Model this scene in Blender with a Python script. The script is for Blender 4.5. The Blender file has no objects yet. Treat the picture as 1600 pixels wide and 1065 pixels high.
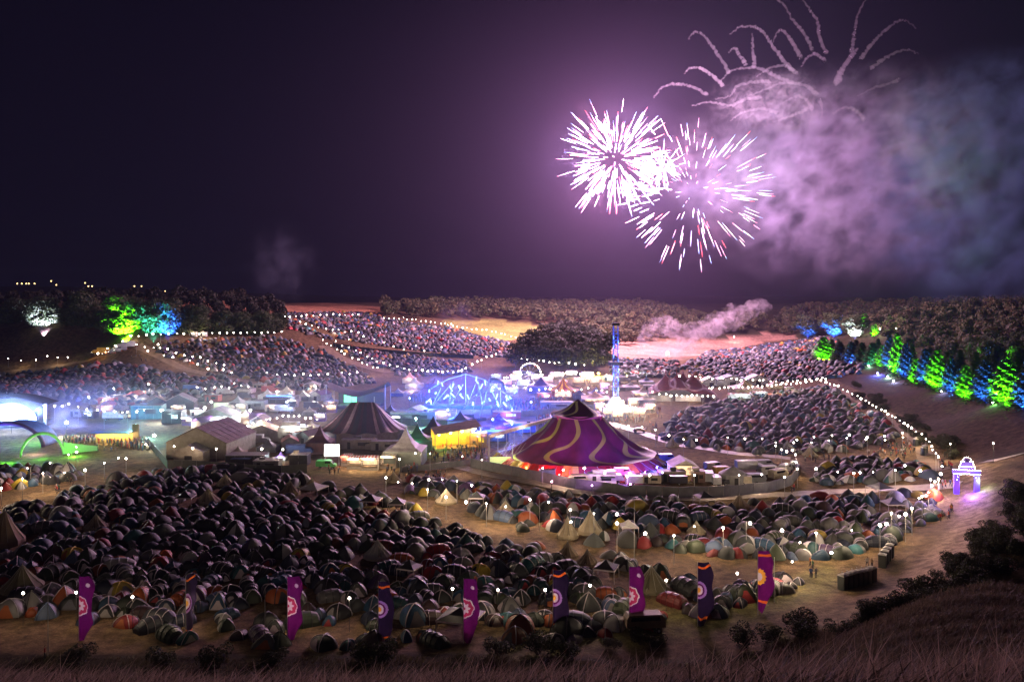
import bpy, bmesh, math, random
import numpy as np
from mathutils import Vector, Matrix
sc = bpy.context.scene
C = sc.collection
PI = math.pi
rnd = random.Random(11)
nr = np.random.RandomState(5)

# ------------------------------------------------------------------ camera, world, sun, exposure
F, HZ, CZ = 1300.0, 462.0, 45.0            # focal length in photo pixels, horizon row, eye height (m)
cd = bpy.data.cameras.new('camera')
cam = bpy.data.objects.new('camera', cd); C.objects.link(cam)
cd.sensor_width = 36; cd.lens = 36 * F / 1600; cd.shift_y = -(532.5 - HZ) / 1600
cd.clip_start = .5; cd.clip_end = 20000
cam.location = (0, 0, CZ); cam.rotation_euler = (PI / 2, 0, 0)
sc.camera = cam

w = bpy.data.worlds.new('World'); sc.world = w; w.use_nodes = True
wt = w.node_tree; wb = wt.nodes['Background']
sky = wt.nodes.new('ShaderNodeTexSky'); sky.sky_type = 'NISHITA'; sky.sun_disc = False
sky.sun_elevation = math.radians(-6); sky.sun_rotation = math.radians(200)
mixc = wt.nodes.new('ShaderNodeMix'); mixc.data_type = 'RGBA'; mixc.blend_type = 'ADD'; mixc.inputs[0].default_value = 1
wt.links.new(sky.outputs[0], mixc.inputs[6]); mixc.inputs[7].default_value = (.012, .012, .050, 1)
wt.links.new(mixc.outputs[2], wb.inputs[0]); wb.inputs[1].default_value = .10

sd = bpy.data.lights.new('fill_sun', 'SUN'); sd.energy = .05; sd.angle = math.radians(.5); sd.color = (1, .80, .80)  # faint pinkish fill light added to lift the dark foreground
sun = bpy.data.objects.new('fill_sun', sd); C.objects.link(sun)
sun.rotation_euler = (math.radians(52), 0, math.radians(-24))
sc.view_settings.view_transform = 'Standard'; sc.view_settings.look = 'None'
sc.view_settings.exposure = 0; sc.view_settings.gamma = 1
cy = sc.cycles
cy.use_denoising = True
cy.max_bounces = 5; cy.diffuse_bounces = 2; cy.glossy_bounces = 1; cy.transmission_bounces = 2
cy.volume_bounces = 0; cy.transparent_max_bounces = 24
cy.sample_clamp_indirect = 2.0; cy.use_light_tree = True
cy.volume_step_rate = 1.0; cy.volume_max_steps = 128
cy.caustics_reflective = False; cy.caustics_refractive = False

# ------------------------------------------------------------------ terrain function
CP = [(0,1000,0),(400,1000,0),(800,1000,0),(1150,985,0),(100,900,0),(500,900,0),(900,900,0),(1200,920,0),
(0,800,0),(400,800,0),(800,800,0),(1200,800,0),(1380,840,0),(0,700,0),(400,700,0),(800,700,0),(1200,700,0),(1400,730,0),
(0,640,0),(300,630,0),(600,640,0),(900,630,0),(1150,640,0),(1300,640,0),
(100,600,400),(300,575,470),(0,572,480),(150,552,500),(420,590,430),(450,560,500),(600,590,440),(750,580,470),
(0,515,520),(100,512,510),(200,517,500),(320,519,520),(440,520,550),(380,482,900),
(600,560,520),(600,530,600),(560,500,680),(480,478,850),(540,472,1000),(700,497,750),(800,540,580),(850,572,500),(800,515,700),(880,490,850),(950,500,760),
(950,570,500),(1000,550,610),(1100,545,680),(1100,590,440),(1200,600,410),(1180,560,540),(1300,526,680),(1250,545,600),(1330,560,520),(1400,500,640),
(1290,563,500),(1400,590,400),(1450,600,345),(1590,630,250),(1520,600,300),(1350,600,390),(1480,650,280),(1590,710,190),
(1290,602,400),(1400,660,290),(1470,730,220),(1560,770,165),(1600,830,120),(1520,800,165),(1500,860,137),(1440,905,127),(1350,960,110),(1600,900,88),(1450,980,78)]
W = []
for px, py, D in CP:
    D = D or F * CZ / (py - HZ)
    W.append(((px - 800) / F * D, D, CZ - (py - HZ) / F * D))
W += [(-150,110,0),(-260,200,0),(-320,300,3),(-420,420,16),(-500,600,34),(-300,800,38),(-100,1050,36),(100,1050,32),(300,900,30),(500,700,34),(420,560,34),(330,430,30),(260,330,30),(300,250,34),(240,180,30),(180,120,30),
(0,0,43.2),(-60,0,43),(60,0,43),(120,10,43),(-120,0,42),(0,-30,46),(-150,30,30),(150,50,36),
(0,22,34.3),(-30,25,33.5),(30,22,34.5),(0,60,15.5),(-60,60,15.5),(-120,60,15),(50,60,19),(90,70,22),(0,88,3.0),(-60,88,2.5),(60,88,4.5),(-120,88,2.5),(30,96,1.2),(-30,98,.6),(-90,98,.6),
(-500,1300,36),(0,1400,34),(500,1300,36),(700,900,36),(-800,900,38),(-800,300,36),(700,300,40),(-700,-30,42),(700,-30,44)]
W = np.array(W, float); A = W[:, :2] / 100; nW = len(A)
def Kf(r2): return .5 * r2 * np.log(r2 + 1e-9)
M_ = np.zeros((nW + 3, nW + 3)); M_[:nW, :nW] = Kf(((A[:, None] - A[None]) ** 2).sum(-1)) + np.eye(nW) * .004
M_[:nW, nW] = 1; M_[:nW, nW+1:] = A; M_[nW, :nW] = 1; M_[nW+1:, :nW] = A.T
cW = np.linalg.solve(M_, np.r_[W[:, 2], 0, 0, 0])
def gz(x, y):
    """ground height at x, y (arrays or numbers)"""
    x = np.asarray(x, float); y = np.asarray(y, float)
    xx, yy = np.ravel(x), np.ravel(y); out = np.empty(len(xx))
    for i in range(0, len(xx), 20000):
        cx = np.clip(xx[i:i+20000], -800, 800); cyy = np.clip(yy[i:i+20000], -30, 1400)
        p = np.stack([cx, cyy], 1) / 100
        t = Kf(((p[:, None] - A[None]) ** 2).sum(-1)) @ cW[:nW] + cW[nW] + p @ cW[nW+1:]
        X, Y = xx[i:i+20000], yy[i:i+20000]
        far = np.clip((np.hypot(X, Y) - 900) / 600, 0, 1)
        hill = 34 + 60 * np.exp(-((X + 2600) / 1500) ** 2 - ((Y - 4600) / 1200) ** 2) + 10 * np.sin(X / 700) * np.clip((Y - 2500) / 2500, 0, 1)
        mic = .10 * np.sin(X * .9 + Y * .35) * np.sin(Y * .7 - X * .2)
        out[i:i+20000] = t * (1 - far) + hill * far + mic
    return out.reshape(x.shape) if x.shape else float(out[0])
def g1(x, y): return float(gz(np.array([x]), np.array([y]))[0])
_dd = np.concatenate([np.arange(8, 260, 1.0), np.arange(260, 900, 3.0), np.arange(900, 1500, 12.0)])
_gx = np.arange(-100, 1705, 12.5)
_GZ = gz(((_gx[:, None] - 800) / F) * _dd[None, :], np.broadcast_to(_dd[None, :], (len(_gx), len(_dd))))
def at(px, py, h=0.0):
    """the point h above the ground that photo pixel px, py looks at"""
    fx = min(max((px + 100) / 12.5, 0), len(_gx) - 1.001); i = int(fx); t = fx - i
    z = _GZ[i] * (1 - t) + _GZ[i + 1] * t + h
    ray = CZ - (py - HZ) / F * _dd
    hit = np.nonzero(ray <= z)[0]
    hit = hit[hit > 90] if py < 1040 else hit
    if len(hit) == 0: D = 900.
    else:
        k = hit[0]
        if k == 0 or ray[k-1] - z[k-1] <= 0: D = _dd[k]
        else:
            a, b = ray[k-1] - z[k-1], z[k] - ray[k]; D = _dd[k-1] + (_dd[k] - _dd[k-1]) * a / (a + b + 1e-9)
    x = (px - 800) / F * D
    return Vector((x, float(D), g1(x, D)))
def air(px, py, D): return Vector(((px - 800) / F * D, D, CZ - (py - HZ) / F * D))
def proj(x, y, z): return 800 + F * x / y, HZ + F * (CZ - z) / y
def inpoly(px, py, poly):
    px = np.asarray(px); py = np.asarray(py); c = np.zeros(px.shape, bool); n = len(poly)
    for i in range(n):
        x1, y1 = poly[i]; x2, y2 = poly[i-1]
        if y1 == y2: continue
        c ^= ((y1 > py) != (y2 > py)) & (px < (x2 - x1) * (py - y1) / (y2 - y1) + x1)
    return c
def dline(px, py, line):
    best = np.full(np.shape(px), 1e9)
    for (x1, y1), (x2, y2) in zip(line, line[1:]):
        dx, dy = x2 - x1, y2 - y1
        t = np.clip(((px - x1) * dx + (py - y1) * dy) / (dx * dx + dy * dy), 0, 1)
        best = np.minimum(best, np.hypot(px - x1 - t * dx, py - y1 - t * dy))
    return best

# ------------------------------------------------------------------ materials
MATS = {}
def mat(name, col=(.5, .5, .5), rough=.8, emit=None, es=0., patch=0., var=0., scale=3., objcol=False, trans=0., attr=None):
    """trans: share of light that passes through thin cloth or leaves"""
    if name in MATS: return MATS[name]
    m = bpy.data.materials.new(name); m.use_nodes = True; nt = m.node_tree; b = nt.nodes['Principled BSDF']
    b.inputs['Roughness'].default_value = rough
    b.inputs['Base Color'].default_value = (*col, 1)
    src = None
    if objcol:
        oi = nt.nodes.new('ShaderNodeObjectInfo'); src = oi.outputs['Color']
    if attr:
        at_ = nt.nodes.new('ShaderNodeAttribute'); at_.attribute_name = attr; src = at_.outputs['Color']
    if var:
        tc = nt.nodes.new('ShaderNodeTexCoord'); no = nt.nodes.new('ShaderNodeTexNoise')
        no.inputs['Scale'].default_value = scale; no.inputs['Detail'].default_value = 5
        nt.links.new(tc.outputs['Object'], no.inputs['Vector'])
        mr = nt.nodes.new('ShaderNodeMapRange'); mr.inputs[1].default_value = .3; mr.inputs[2].default_value = .7
        mr.inputs[3].default_value = 1 - var; mr.inputs[4].default_value = 1 + var
        nt.links.new(no.outputs[0], mr.inputs[0])
        mx = nt.nodes.new('ShaderNodeMix'); mx.data_type = 'RGBA'; mx.blend_type = 'MULTIPLY'; mx.inputs[0].default_value = 1
        if src: nt.links.new(src, mx.inputs[6])
        else: mx.inputs[6].default_value = (*col, 1)
        nt.links.new(mr.outputs[0], mx.inputs[7]); src = mx.outputs[2]
    if src: nt.links.new(src, b.inputs['Base Color'])
    if trans:
        tl_ = nt.nodes.new('ShaderNodeBsdfTranslucent'); ms = nt.nodes.new('ShaderNodeMixShader'); ms.inputs[0].default_value = trans
        if src: nt.links.new(src, tl_.inputs[0])
        else: tl_.inputs[0].default_value = (*col, 1)
        nt.links.new(b.outputs[0], ms.inputs[1]); nt.links.new(tl_.outputs[0], ms.inputs[2]); nt.links.new(ms.outputs[0], nt.nodes['Material Output'].inputs[0])
    if emit:
        b.inputs['Emission Color'].default_value = (*emit, 1); b.inputs['Emission Strength'].default_value = es
        m.cycles.emission_sampling = 'NONE'
        if patch:                          # patchy glow stands in for lamplit shelves, boards and people
            tc = nt.nodes.new('ShaderNodeTexCoord'); vo = nt.nodes.new('ShaderNodeTexVoronoi'); vo.distance = 'CHEBYCHEV'; vo.inputs['Scale'].default_value = patch
            nt.links.new(tc.outputs['Object'], vo.inputs['Vector']); mr = nt.nodes.new('ShaderNodeMapRange')
            sp = nt.nodes.new('ShaderNodeSeparateColor'); nt.links.new(vo.outputs['Color'], sp.inputs[0]); nt.links.new(sp.outputs[0], mr.inputs[0])
            mr.inputs[1].default_value = .15; mr.inputs[2].default_value = 1; mr.inputs[3].default_value = es * .08; mr.inputs[4].default_value = es * 1.7; nt.links.new(mr.outputs[0], b.inputs['Emission Strength'])
    MATS[name] = m; return m
def volmat(name, col, dens, noise=None, thr=.45, soft=.25, detail=5, warp=0., edge=.3, rate=1.0, streak=1.0):
    """smoke: even density, or clumps of noise thinning out towards the rim of the object's unit sphere"""
    m = bpy.data.materials.new(name); m.use_nodes = True; nt = m.node_tree; nt.nodes.remove(nt.nodes['Principled BSDF'])
    out = nt.nodes['Material Output']; v = nt.nodes.new('ShaderNodeVolumePrincipled')
    v.inputs['Color'].default_value = (*col, 1); v.inputs['Density'].default_value = dens; v.inputs['Anisotropy'].default_value = 0
    nt.links.new(v.outputs[0], out.inputs['Volume'])
    if noise:
        tc = nt.nodes.new('ShaderNodeTexCoord'); gm = nt.nodes.new('ShaderNodeNewGeometry')
        no = nt.nodes.new('ShaderNodeTexNoise'); no.inputs['Scale'].default_value = 1 / noise; no.inputs['Detail'].default_value = detail
        no.inputs['Roughness'].default_value = .58; no.inputs['Distortion'].default_value = warp
        mp = nt.nodes.new('ShaderNodeMapping'); mp.vector_type = 'TEXTURE'; mp.inputs['Rotation'].default_value = (0, math.radians(-32), 0); mp.inputs['Scale'].default_value = (streak, 1, 1)
        nt.links.new(gm.outputs['Position'], mp.inputs['Vector']); nt.links.new(mp.outputs[0], no.inputs['Vector'])
        mr = nt.nodes.new('ShaderNodeMapRange'); mr.inputs[1].default_value = thr; mr.inputs[2].default_value = thr + soft
        nt.links.new(no.outputs[0], mr.inputs[0])
        ln = nt.nodes.new('ShaderNodeVectorMath'); ln.operation = 'LENGTH'; nt.links.new(tc.outputs['Object'], ln.inputs[0])
        fr = nt.nodes.new('ShaderNodeMapRange'); fr.interpolation_type = 'SMOOTHSTEP'; fr.inputs[1].default_value = 1; fr.inputs[2].default_value = 1 - edge
        nt.links.new(ln.outputs['Value'], fr.inputs[0])
        a = nt.nodes.new('ShaderNodeMath'); a.operation = 'MULTIPLY'; nt.links.new(mr.outputs[0], a.inputs[0]); a.inputs[1].default_value = 1
        if edge: nt.links.new(fr.outputs[0], a.inputs[1])
        b = nt.nodes.new('ShaderNodeMath'); b.operation = 'MULTIPLY'; nt.links.new(a.outputs[0], b.inputs[0]); b.inputs[1].default_value = dens
        nt.links.new(b.outputs[0], v.inputs['Density'])
        m.cycles.volume_step_rate = rate
    else: m.cycles.homogeneous_volume = True
    return m

# ------------------------------------------------------------------ mesh building
class MB:
    def __init__(s): s.v = []; s.f = []; s.m = []; s.T = Matrix()
    def add(s, vs, fs, mi=0):
        o = len(s.v); s.v += [tuple(s.T @ Vector(p)) for p in vs]
        s.f += [tuple(o + i for i in f) for f in fs]; s.m += [mi] * len(fs)
        return s
    def box(s, x, y, z, sx, sy, sz, mi=0, rz=0, taper=1.0):
        """centre x, y, underside z"""
        c, n = math.cos(rz), math.sin(rz); vs = []
        for k, t in ((0, 1), (1, taper)):
            for a, b in ((-1, -1), (1, -1), (1, 1), (-1, 1)):
                u, v_ = a * sx / 2 * t, b * sy / 2 * t
                vs.append((x + u * c - v_ * n, y + u * n + v_ * c, z + k * sz))
        return s.add(vs, [(3,2,1,0),(4,5,6,7),(0,1,5,4),(1,2,6,5),(2,3,7,6),(3,0,4,7)], mi)
    def tube(s, pts, r, n=6, mi=0, cap=True):
        pts = [Vector(p) for p in pts]; rs = r if isinstance(r, (list, tuple)) else [r] * len(pts); vs = []
        for i, p in enumerate(pts):
            d = (pts[min(i+1, len(pts)-1)] - pts[max(i-1, 0)]).normalized()
            a = d.cross(Vector((0, 0, 1)))
            if a.length < .05: a = d.cross(Vector((0, 1, 0)))
            a.normalize(); b = d.cross(a)
            vs += [p + (a * math.cos(2*PI*k/n) + b * math.sin(2*PI*k/n)) * rs[i] for k in range(n)]
        fs = [(i*n+k, i*n+(k+1) % n, (i+1)*n+(k+1) % n, (i+1)*n+k) for i in range(len(pts)-1) for k in range(n)]
        if cap: fs += [tuple(range(n))[::-1], tuple(range((len(pts)-1)*n, len(pts)*n))]
        return s.add(vs, fs, mi)
    def lathe(s, prof, n=16, mi=0, x=0, y=0, sx=1, sy=1, a0=0, mats=None, lobes=0, sag=0.):
        """prof = [(r, z)] from top to bottom; mats: material per segment"""
        vs = []
        for j, (r, z) in enumerate(prof):
            for k in range(n):
                a = a0 + 2*PI*k/n; rr = r * (1 - sag * (.5 - .5 * math.cos(a * lobes))) if lobes else r
                vs.append((x + rr * math.cos(a) * sx, y + rr * math.sin(a) * sy, z))
        o = len(s.v); s.v += [tuple(s.T @ Vector(p)) for p in vs]
        for j in range(len(prof)-1):
            for k in range(n):
                s.f.append(tuple(o + i for i in (j*n+k, (j+1)*n+k, (j+1)*n+(k+1) % n, j*n+(k+1) % n)))
                s.m.append(mats[k * len(mats) // n] if mats else mi)
        return s
    def grid(s, fn, nu, nv, mi=0, mf=None):
        vs = [fn(i / nu, j / nv) for j in range(nv+1) for i in range(nu+1)]
        o = len(s.v); s.v += [tuple(s.T @ Vector(p)) for p in vs]
        for j in range(nv):
            for i in range(nu):
                k = o + j*(nu+1)+i; m = mf((i+.5)/nu, (j+.5)/nv) if mf else mi
                if m is None: continue
                s.f.append((k, k+1, k+nu+2, k+nu+1)); s.m.append(m)
        return s
    def mesh(s, name, mats, smooth=False):
        me = bpy.data.meshes.new(name); me.from_pydata(s.v, [], s.f)
        for m in mats: me.materials.append(m)
        if len(mats) > 1: me.polygons.foreach_set('material_index', s.m)
        if smooth: me.polygons.foreach_set('use_smooth', [True] * len(me.polygons))
        me.update(); return me
    def build(s, name, mats, parent=None, loc=None, rz=0, smooth=False):
        if not isinstance(mats, (list, tuple)): mats = [mats]
        return link(name, s.mesh(name, mats, smooth), parent, loc, rz)
def link(name, data, parent=None, loc=None, rz=0):
    o = bpy.data.objects.new(name, data); C.objects.link(o)
    if parent is not None: o.parent = parent
    if loc is not None: o.location = loc
    if rz: o.rotation_euler[2] = rz
    return o
def tag(o, label=None, cat=None, group=None, kind=None):
    if label: o['label'] = label
    if cat: o['category'] = cat
    if group: o['group'] = group
    if kind: o['kind'] = kind
    return o
def empty(name, loc, rz, label, cat, group=None, scale=1):
    o = link(name, None, None, loc, rz); o.scale = (scale,) * 3 if not isinstance(scale, tuple) else scale
    o.empty_display_size = .5
    return tag(o, label, cat, group)
def lamp(loc, col, watt, r=.4, parent=None, spot=None, aim=None, blend=.6):
    d = bpy.data.lights.new('lamp', 'SPOT' if spot else 'POINT'); d.color = col; d.energy = watt; d.shadow_soft_size = r
    if spot: d.spot_size = math.radians(spot); d.spot_blend = blend
    o = bpy.data.objects.new('lamp_light', d); C.objects.link(o); o.location = loc
    if aim is not None: o.rotation_euler = (Vector(aim) - Vector(loc)).to_track_quat('-Z', 'Y').to_euler()
    if parent is not None: o.parent = parent
    return o
def npmesh(name, V, Fq, mats, col=None, mi=None, smooth=False):
    """mesh from numpy arrays of vertices and quads; col = one colour per quad"""
    me = bpy.data.meshes.new(name); nf = len(Fq); k = Fq.shape[1]
    me.vertices.add(len(V)); me.vertices.foreach_set('co', np.asarray(V, np.float32).ravel())
    me.loops.add(nf * k); me.loops.foreach_set('vertex_index', np.asarray(Fq, np.int32).ravel())
    me.polygons.add(nf); me.polygons.foreach_set('loop_start', np.arange(nf, dtype=np.int32) * k)
    if mi is not None: me.polygons.foreach_set('material_index', np.asarray(mi, np.int32))
    if smooth: me.polygons.foreach_set('use_smooth', np.ones(nf, bool))
    for m in mats: me.materials.append(m)
    if col is not None:
        a = me.color_attributes.new('Col', 'FLOAT_COLOR', 'CORNER')
        c4 = np.ones((nf, k, 4), np.float32); c4[:, :, :3] = np.asarray(col)[:, None, :]
        a.data.foreach_set('color', c4.ravel())
    me.update(calc_edges=True); me.validate(); return me

# ------------------------------------------------------------------ ground
def axis(segs):
    o = [segs[0][0]]
    for a, b, st in segs:
        n = max(1, round((b - a) / st)); o += list(np.linspace(a, b, n + 1)[1:])
    return np.array(o)
gxs = axis([(-7000,-2500,450),(-2500,-800,120),(-800,-300,14),(-300,-150,5),(-150,230,1.7),(230,400,4),(400,800,14),(800,2500,120),(2500,7000,450)])
gys = axis([(-300,-20,40),(-20,90,3),(90,300,1.7),(300,700,4.5),(700,1400,16),(1400,3000,120),(3000,8000,400)])
GX, GY = np.meshgrid(gxs, gys)
GZ_ = gz(GX, GY)
PX = 800 + F * GX / np.maximum(GY, 5); PY = HZ + F * (CZ - GZ_) / np.maximum(GY, 5)
def smooth(d, a, b): return np.clip((d - a) / (b - a), 0, 1) ** 2 * (3 - 2 * np.clip((d - a) / (b - a), 0, 1))
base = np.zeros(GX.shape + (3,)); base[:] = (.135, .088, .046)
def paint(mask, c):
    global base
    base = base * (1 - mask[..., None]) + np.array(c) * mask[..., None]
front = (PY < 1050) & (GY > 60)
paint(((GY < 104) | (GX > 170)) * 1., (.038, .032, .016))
# darker trampled turf under the camps, fields of their own colour beyond
CORN = [(230,470),(455,468),(600,480),(590,492),(440,488),(300,480)]
GREEN = [(690,500),(780,500),(885,513),(870,524),(790,532),(700,512)]
PINK = [(945,535),(1100,532),(1200,520),(1260,524),(1090,556),(960,562)]
LEFTF = [(-200,505),(160,512),(210,520),(150,545),(100,560),(-200,582)]
RIGHTF = [(1300,590),(1340,575),(1480,605),(1700,640),(1700,760),(1540,722),(1490,715),(1440,670),(1370,625)]
for poly, c in ((CORN, (.50, .24, .13)), (GREEN, (.30, .29, .08)), (PINK, (.33, .19, .13)), (LEFTF, (.085, .042, .024)), (RIGHTF, (.050, .030, .018))):
    paint((inpoly(PX, PY, poly) & front & (GY > 150)) * 1., c)
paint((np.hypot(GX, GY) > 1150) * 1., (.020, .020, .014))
TRK = [(1400,960),(1440,905),(1500,840),(1530,780),(1525,745)]
paint(smooth(-dline(PX, PY, TRK), -30, -12) * front, (.30, .205, .14))
verge = [(1290,905),(1150,960),(1000,990),(780,1010)]
paint(smooth(-dline(PX, PY, verge), -34, -14) * front, (.11, .095, .036))
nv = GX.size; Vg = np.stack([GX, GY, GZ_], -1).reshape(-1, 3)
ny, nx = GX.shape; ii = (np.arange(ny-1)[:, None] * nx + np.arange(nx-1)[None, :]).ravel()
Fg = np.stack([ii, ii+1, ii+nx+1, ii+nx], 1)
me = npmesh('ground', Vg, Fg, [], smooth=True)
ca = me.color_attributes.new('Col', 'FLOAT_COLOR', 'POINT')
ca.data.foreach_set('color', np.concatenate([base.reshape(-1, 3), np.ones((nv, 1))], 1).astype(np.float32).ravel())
gm = bpy.data.materials.new('turf_and_mud'); gm.use_nodes = True; nt = gm.node_tree; b = nt.nodes['Principled BSDF']; b.inputs['Roughness'].default_value = .95
b.inputs['Specular IOR Level'].default_value = .1
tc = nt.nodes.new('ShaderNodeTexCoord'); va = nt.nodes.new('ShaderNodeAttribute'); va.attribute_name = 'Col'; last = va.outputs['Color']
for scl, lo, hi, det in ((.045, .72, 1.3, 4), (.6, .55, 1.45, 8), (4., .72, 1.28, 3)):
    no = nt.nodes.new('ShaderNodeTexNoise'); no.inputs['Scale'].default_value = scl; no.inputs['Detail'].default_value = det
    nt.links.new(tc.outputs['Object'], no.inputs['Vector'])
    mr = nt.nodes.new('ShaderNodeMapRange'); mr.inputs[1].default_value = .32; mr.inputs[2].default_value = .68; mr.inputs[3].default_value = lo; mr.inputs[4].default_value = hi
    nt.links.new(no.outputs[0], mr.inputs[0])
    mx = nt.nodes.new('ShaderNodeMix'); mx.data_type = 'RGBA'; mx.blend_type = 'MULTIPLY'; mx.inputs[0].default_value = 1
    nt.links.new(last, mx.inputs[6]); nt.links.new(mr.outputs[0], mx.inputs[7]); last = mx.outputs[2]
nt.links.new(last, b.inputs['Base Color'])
bp = nt.nodes.new('ShaderNodeBump'); bp.inputs['Strength'].default_value = .7; bp.inputs['Distance'].default_value = .25
n2 = nt.nodes.new('ShaderNodeTexNoise'); n2.inputs['Scale'].default_value = 1.7; n2.inputs['Detail'].default_value = 6
nt.links.new(tc.outputs['Object'], n2.inputs['Vector']); nt.links.new(n2.outputs[0], bp.inputs['Height']); nt.links.new(bp.outputs[0], b.inputs['Normal'])
me.materials.append(gm)
tag(link('ground', me), kind='structure')

def ribbon(name, line, width, m, lift=.05, kind='structure', step=3.):
    """a strip laid on the ground along a line of photo pixels"""
    P = [at(*p) for p in line]; pts = []
    for a, b in zip(P, P[1:]):
        n = max(1, int((b - a).length / step))
        pts += [a.lerp(b, i / n) for i in range(n)]
    pts.append(P[-1]); V = []
    for i, p in enumerate(pts):
        d = pts[min(i+1, len(pts)-1)] - pts[max(i-1, 0)]; d.z = 0; d.normalize(); s = Vector((-d.y, d.x, 0))
        for k in (-.5, 0, .5):
            q = p + s * width * k; V.append((q.x, q.y, g1(q.x, q.y) + lift))
    mb = MB(); mb.v = V
    for i in range(len(pts)-1):
        for k in range(2): mb.f.append((i*3+k, i*3+k+1, i*3+4+k, i*3+3+k)); mb.m.append(0)
    o = mb.build(name, m); tag(o, kind=kind); return o
mtrk = mat('metal_trackway', (.34, .27, .24), .55, var=.25, scale=.8)
mdirt = mat('worn_dirt', (.21, .145, .085), .9, var=.3, scale=.3)
ribbon('trackway_road', [(690,722),(760,740),(830,754),(900,767),(990,778),(1100,779),(1200,774),(1300,768),(1400,762),(1500,757)], 4.2, mtrk, .12)
ribbon('service_road', [(950,660),(1000,675),(1060,695),(1150,708),(1235,716)], 4.5, mtrk, .12)
ribbon('gravel_path', [(1285,600),(1330,618),(1400,660),(1440,690),(1470,735)], 5, mdirt, .12)
ribbon('gravel_path', [(-20,584),(60,577),(120,566),(175,552),(215,532)], 5, mdirt, .14)
ribbon('gravel_path', [(215,540),(255,560),(320,583),(400,600)], 6, mdirt, .12)
ribbon('gravel_path', [(505,540),(530,558),(570,572),(610,582)], 8, mdirt, .12)
ribbon('chalk_path', [(1535,722),(1560,718),(1600,708)], 2.5, mtrk, .12)
# ------------------------------------------------------------------ camps: where tents stand (photo-pixel outlines of the tented ground)
CAMPS = {
 'the crowded front camp': [(-60,812),(60,790),(150,760),(250,738),(420,738),(560,765),(620,785),(700,822),(800,852),(930,862),(1010,880),(1060,905),(1170,915),(1225,900),(1262,905),(1205,945),(1050,985),(830,1008),(430,1012),(250,1000),(180,975),(-60,965)],
 'the camp below the trackway': [(640,748),(700,752),(780,765),(900,778),(1000,787),(1200,785),(1300,778),(1450,770),(1480,790),(1455,812),(1390,850),(1310,872),(1190,878),(1090,868),(1010,855),(900,850),(810,830),(735,800),(640,770)],
 'the camp inside the lamp ring': [(1270,735),(1340,715),(1440,728),(1460,752),(1380,762),(1275,764)],
 'the small camp by the left path': [(-20,735),(40,728),(120,735),(125,750),(40,765),(-20,768)],
}
FARCAMPS = [
 [(1055,650),(1110,630),(1230,612),(1290,604),(1330,625),(1400,665),(1400,690),(1330,705),(1200,712),(1060,695),(1035,685)],
 [(1060,575),(1110,550),(1300,526),(1335,560),(1300,562),(1350,570),(1345,585),(1290,592),(1150,600),(1100,592)],
 [(950,560),(1060,566),(1060,590),(960,590)],
 [(250,535),(330,528),(430,526),(500,545),(560,580),(590,598),(480,612),(330,590),(240,550)],
 [(-60,588),(110,574),(180,566),(300,590),(400,604),(330,625),(200,640),(90,622),(-60,622)],
 [(445,495),(585,493),(640,505),(700,512),(800,538),(800,560),(720,556),(610,546),(520,532),(450,515)],
 [(520,540),(620,554),(740,568),(730,585),(640,590),(590,580)],
 [(440,490),(560,488),(610,495),(480,500)],
]
BELLS = [(697,785,35,'cream bell tent standing alone on the open path bank'),(887,839,34,'cream bell tent beside the taller pyramid tent'),
 (922,832,38,'tall cream pyramid tent between two smaller tents'),(352,757,28,'cream bell tent at the back edge of the front camp'),
 (453,772,34,'tan bell tent with striped panels beside a white gazebo'),(487,762,26,'pale bell tent on the brown ground below the stalls'),
 (325,785,38,'off white bell tent behind the red dome tent'),(150,825,36,'striped tan bell tent in the dark left camp'),
 (8,850,56,'large tan tipi tent cut by the left edge of the picture'),(35,920,62,'large olive bell tent behind a bright path bulb'),
 (590,870,44,'grey white bell tent with a bluish lit side'),(1018,920,58,'wide khaki bell tent behind the purple banner'),
 (1230,705,28,'pale grey bell tent under the lamps by the service road'),(1265,712,24,'white dome shaped bell tent beside the lamp row'),
 (1050,697,22,'cream bell tent at the edge of the crowd field'),(1155,792,32,'tan bell tent above the lower camp beside the fence'),
 (1088,832,30,'cream bell tent glowing under a path bulb'),(53,818,32,'blue lit bell tent in the dark left camp'),
 (918,880,34,'small tan bell tent at the lower camp edge'),(887,868,34,'brown grey bell tent on the bare path bank'),
 (615,752,24,'small pale bell tent beside the toilets of the stalls'),(790,800,30,'cream bell tent with a bulb before it')]
GAZ = [(490,775,34,'white gazebo with open legs beside the tan bell tent'),(1080,812,0,'')][:1] + [
 (982,838,26,'pale gazebo with white legs over blue tents'),(745,790,24,'small dark gazebo among tents below the path'),
 (1395,800,28,'grey gazebo under three bulbs in the lower camp'),(1375,775,30,'dark gazebo with pale rim at the trackway'),
 (947,905,34,'dark gazebo with white rimmed roof behind the banner'),(580,795,28,'black gazebo at the edge of the front camp'),
 (1100,790,26,'small black gazebo below the compound fence'),(620,800,26,'dark grey gazebo at the bank of the brown path'),
 (640,905,30,'black gazebo with grey edging in the front camp'),(290,790,26,'blue edged gazebo beside the white bell tent'),
 (720,985,60,'grey open shelter with pale poles behind the purple banner'),(1385,900,0,'')][:11]

sleevem = mat('pole_sleeve_cloth', objcol=True, rough=.45)
fab = mat('tent_fabric', objcol=True, var=.14, scale=.8, rough=.58)
trim = mat('tent_trim', (.55, .46, .48), .45, var=.1)
doorm = mat('tent_door', objcol=True, var=.1, rough=.7)
canvas = mat('canvas', objcol=True, var=.12, scale=1.2, rough=.85)
steelm = mat('galvanised_pole', (.42, .40, .38), .5, var=.1)
ropem = mat('guy_rope', (.45, .42, .36), .8)
blackm = mat('matt_black', (.02, .02, .02), .7)

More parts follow.
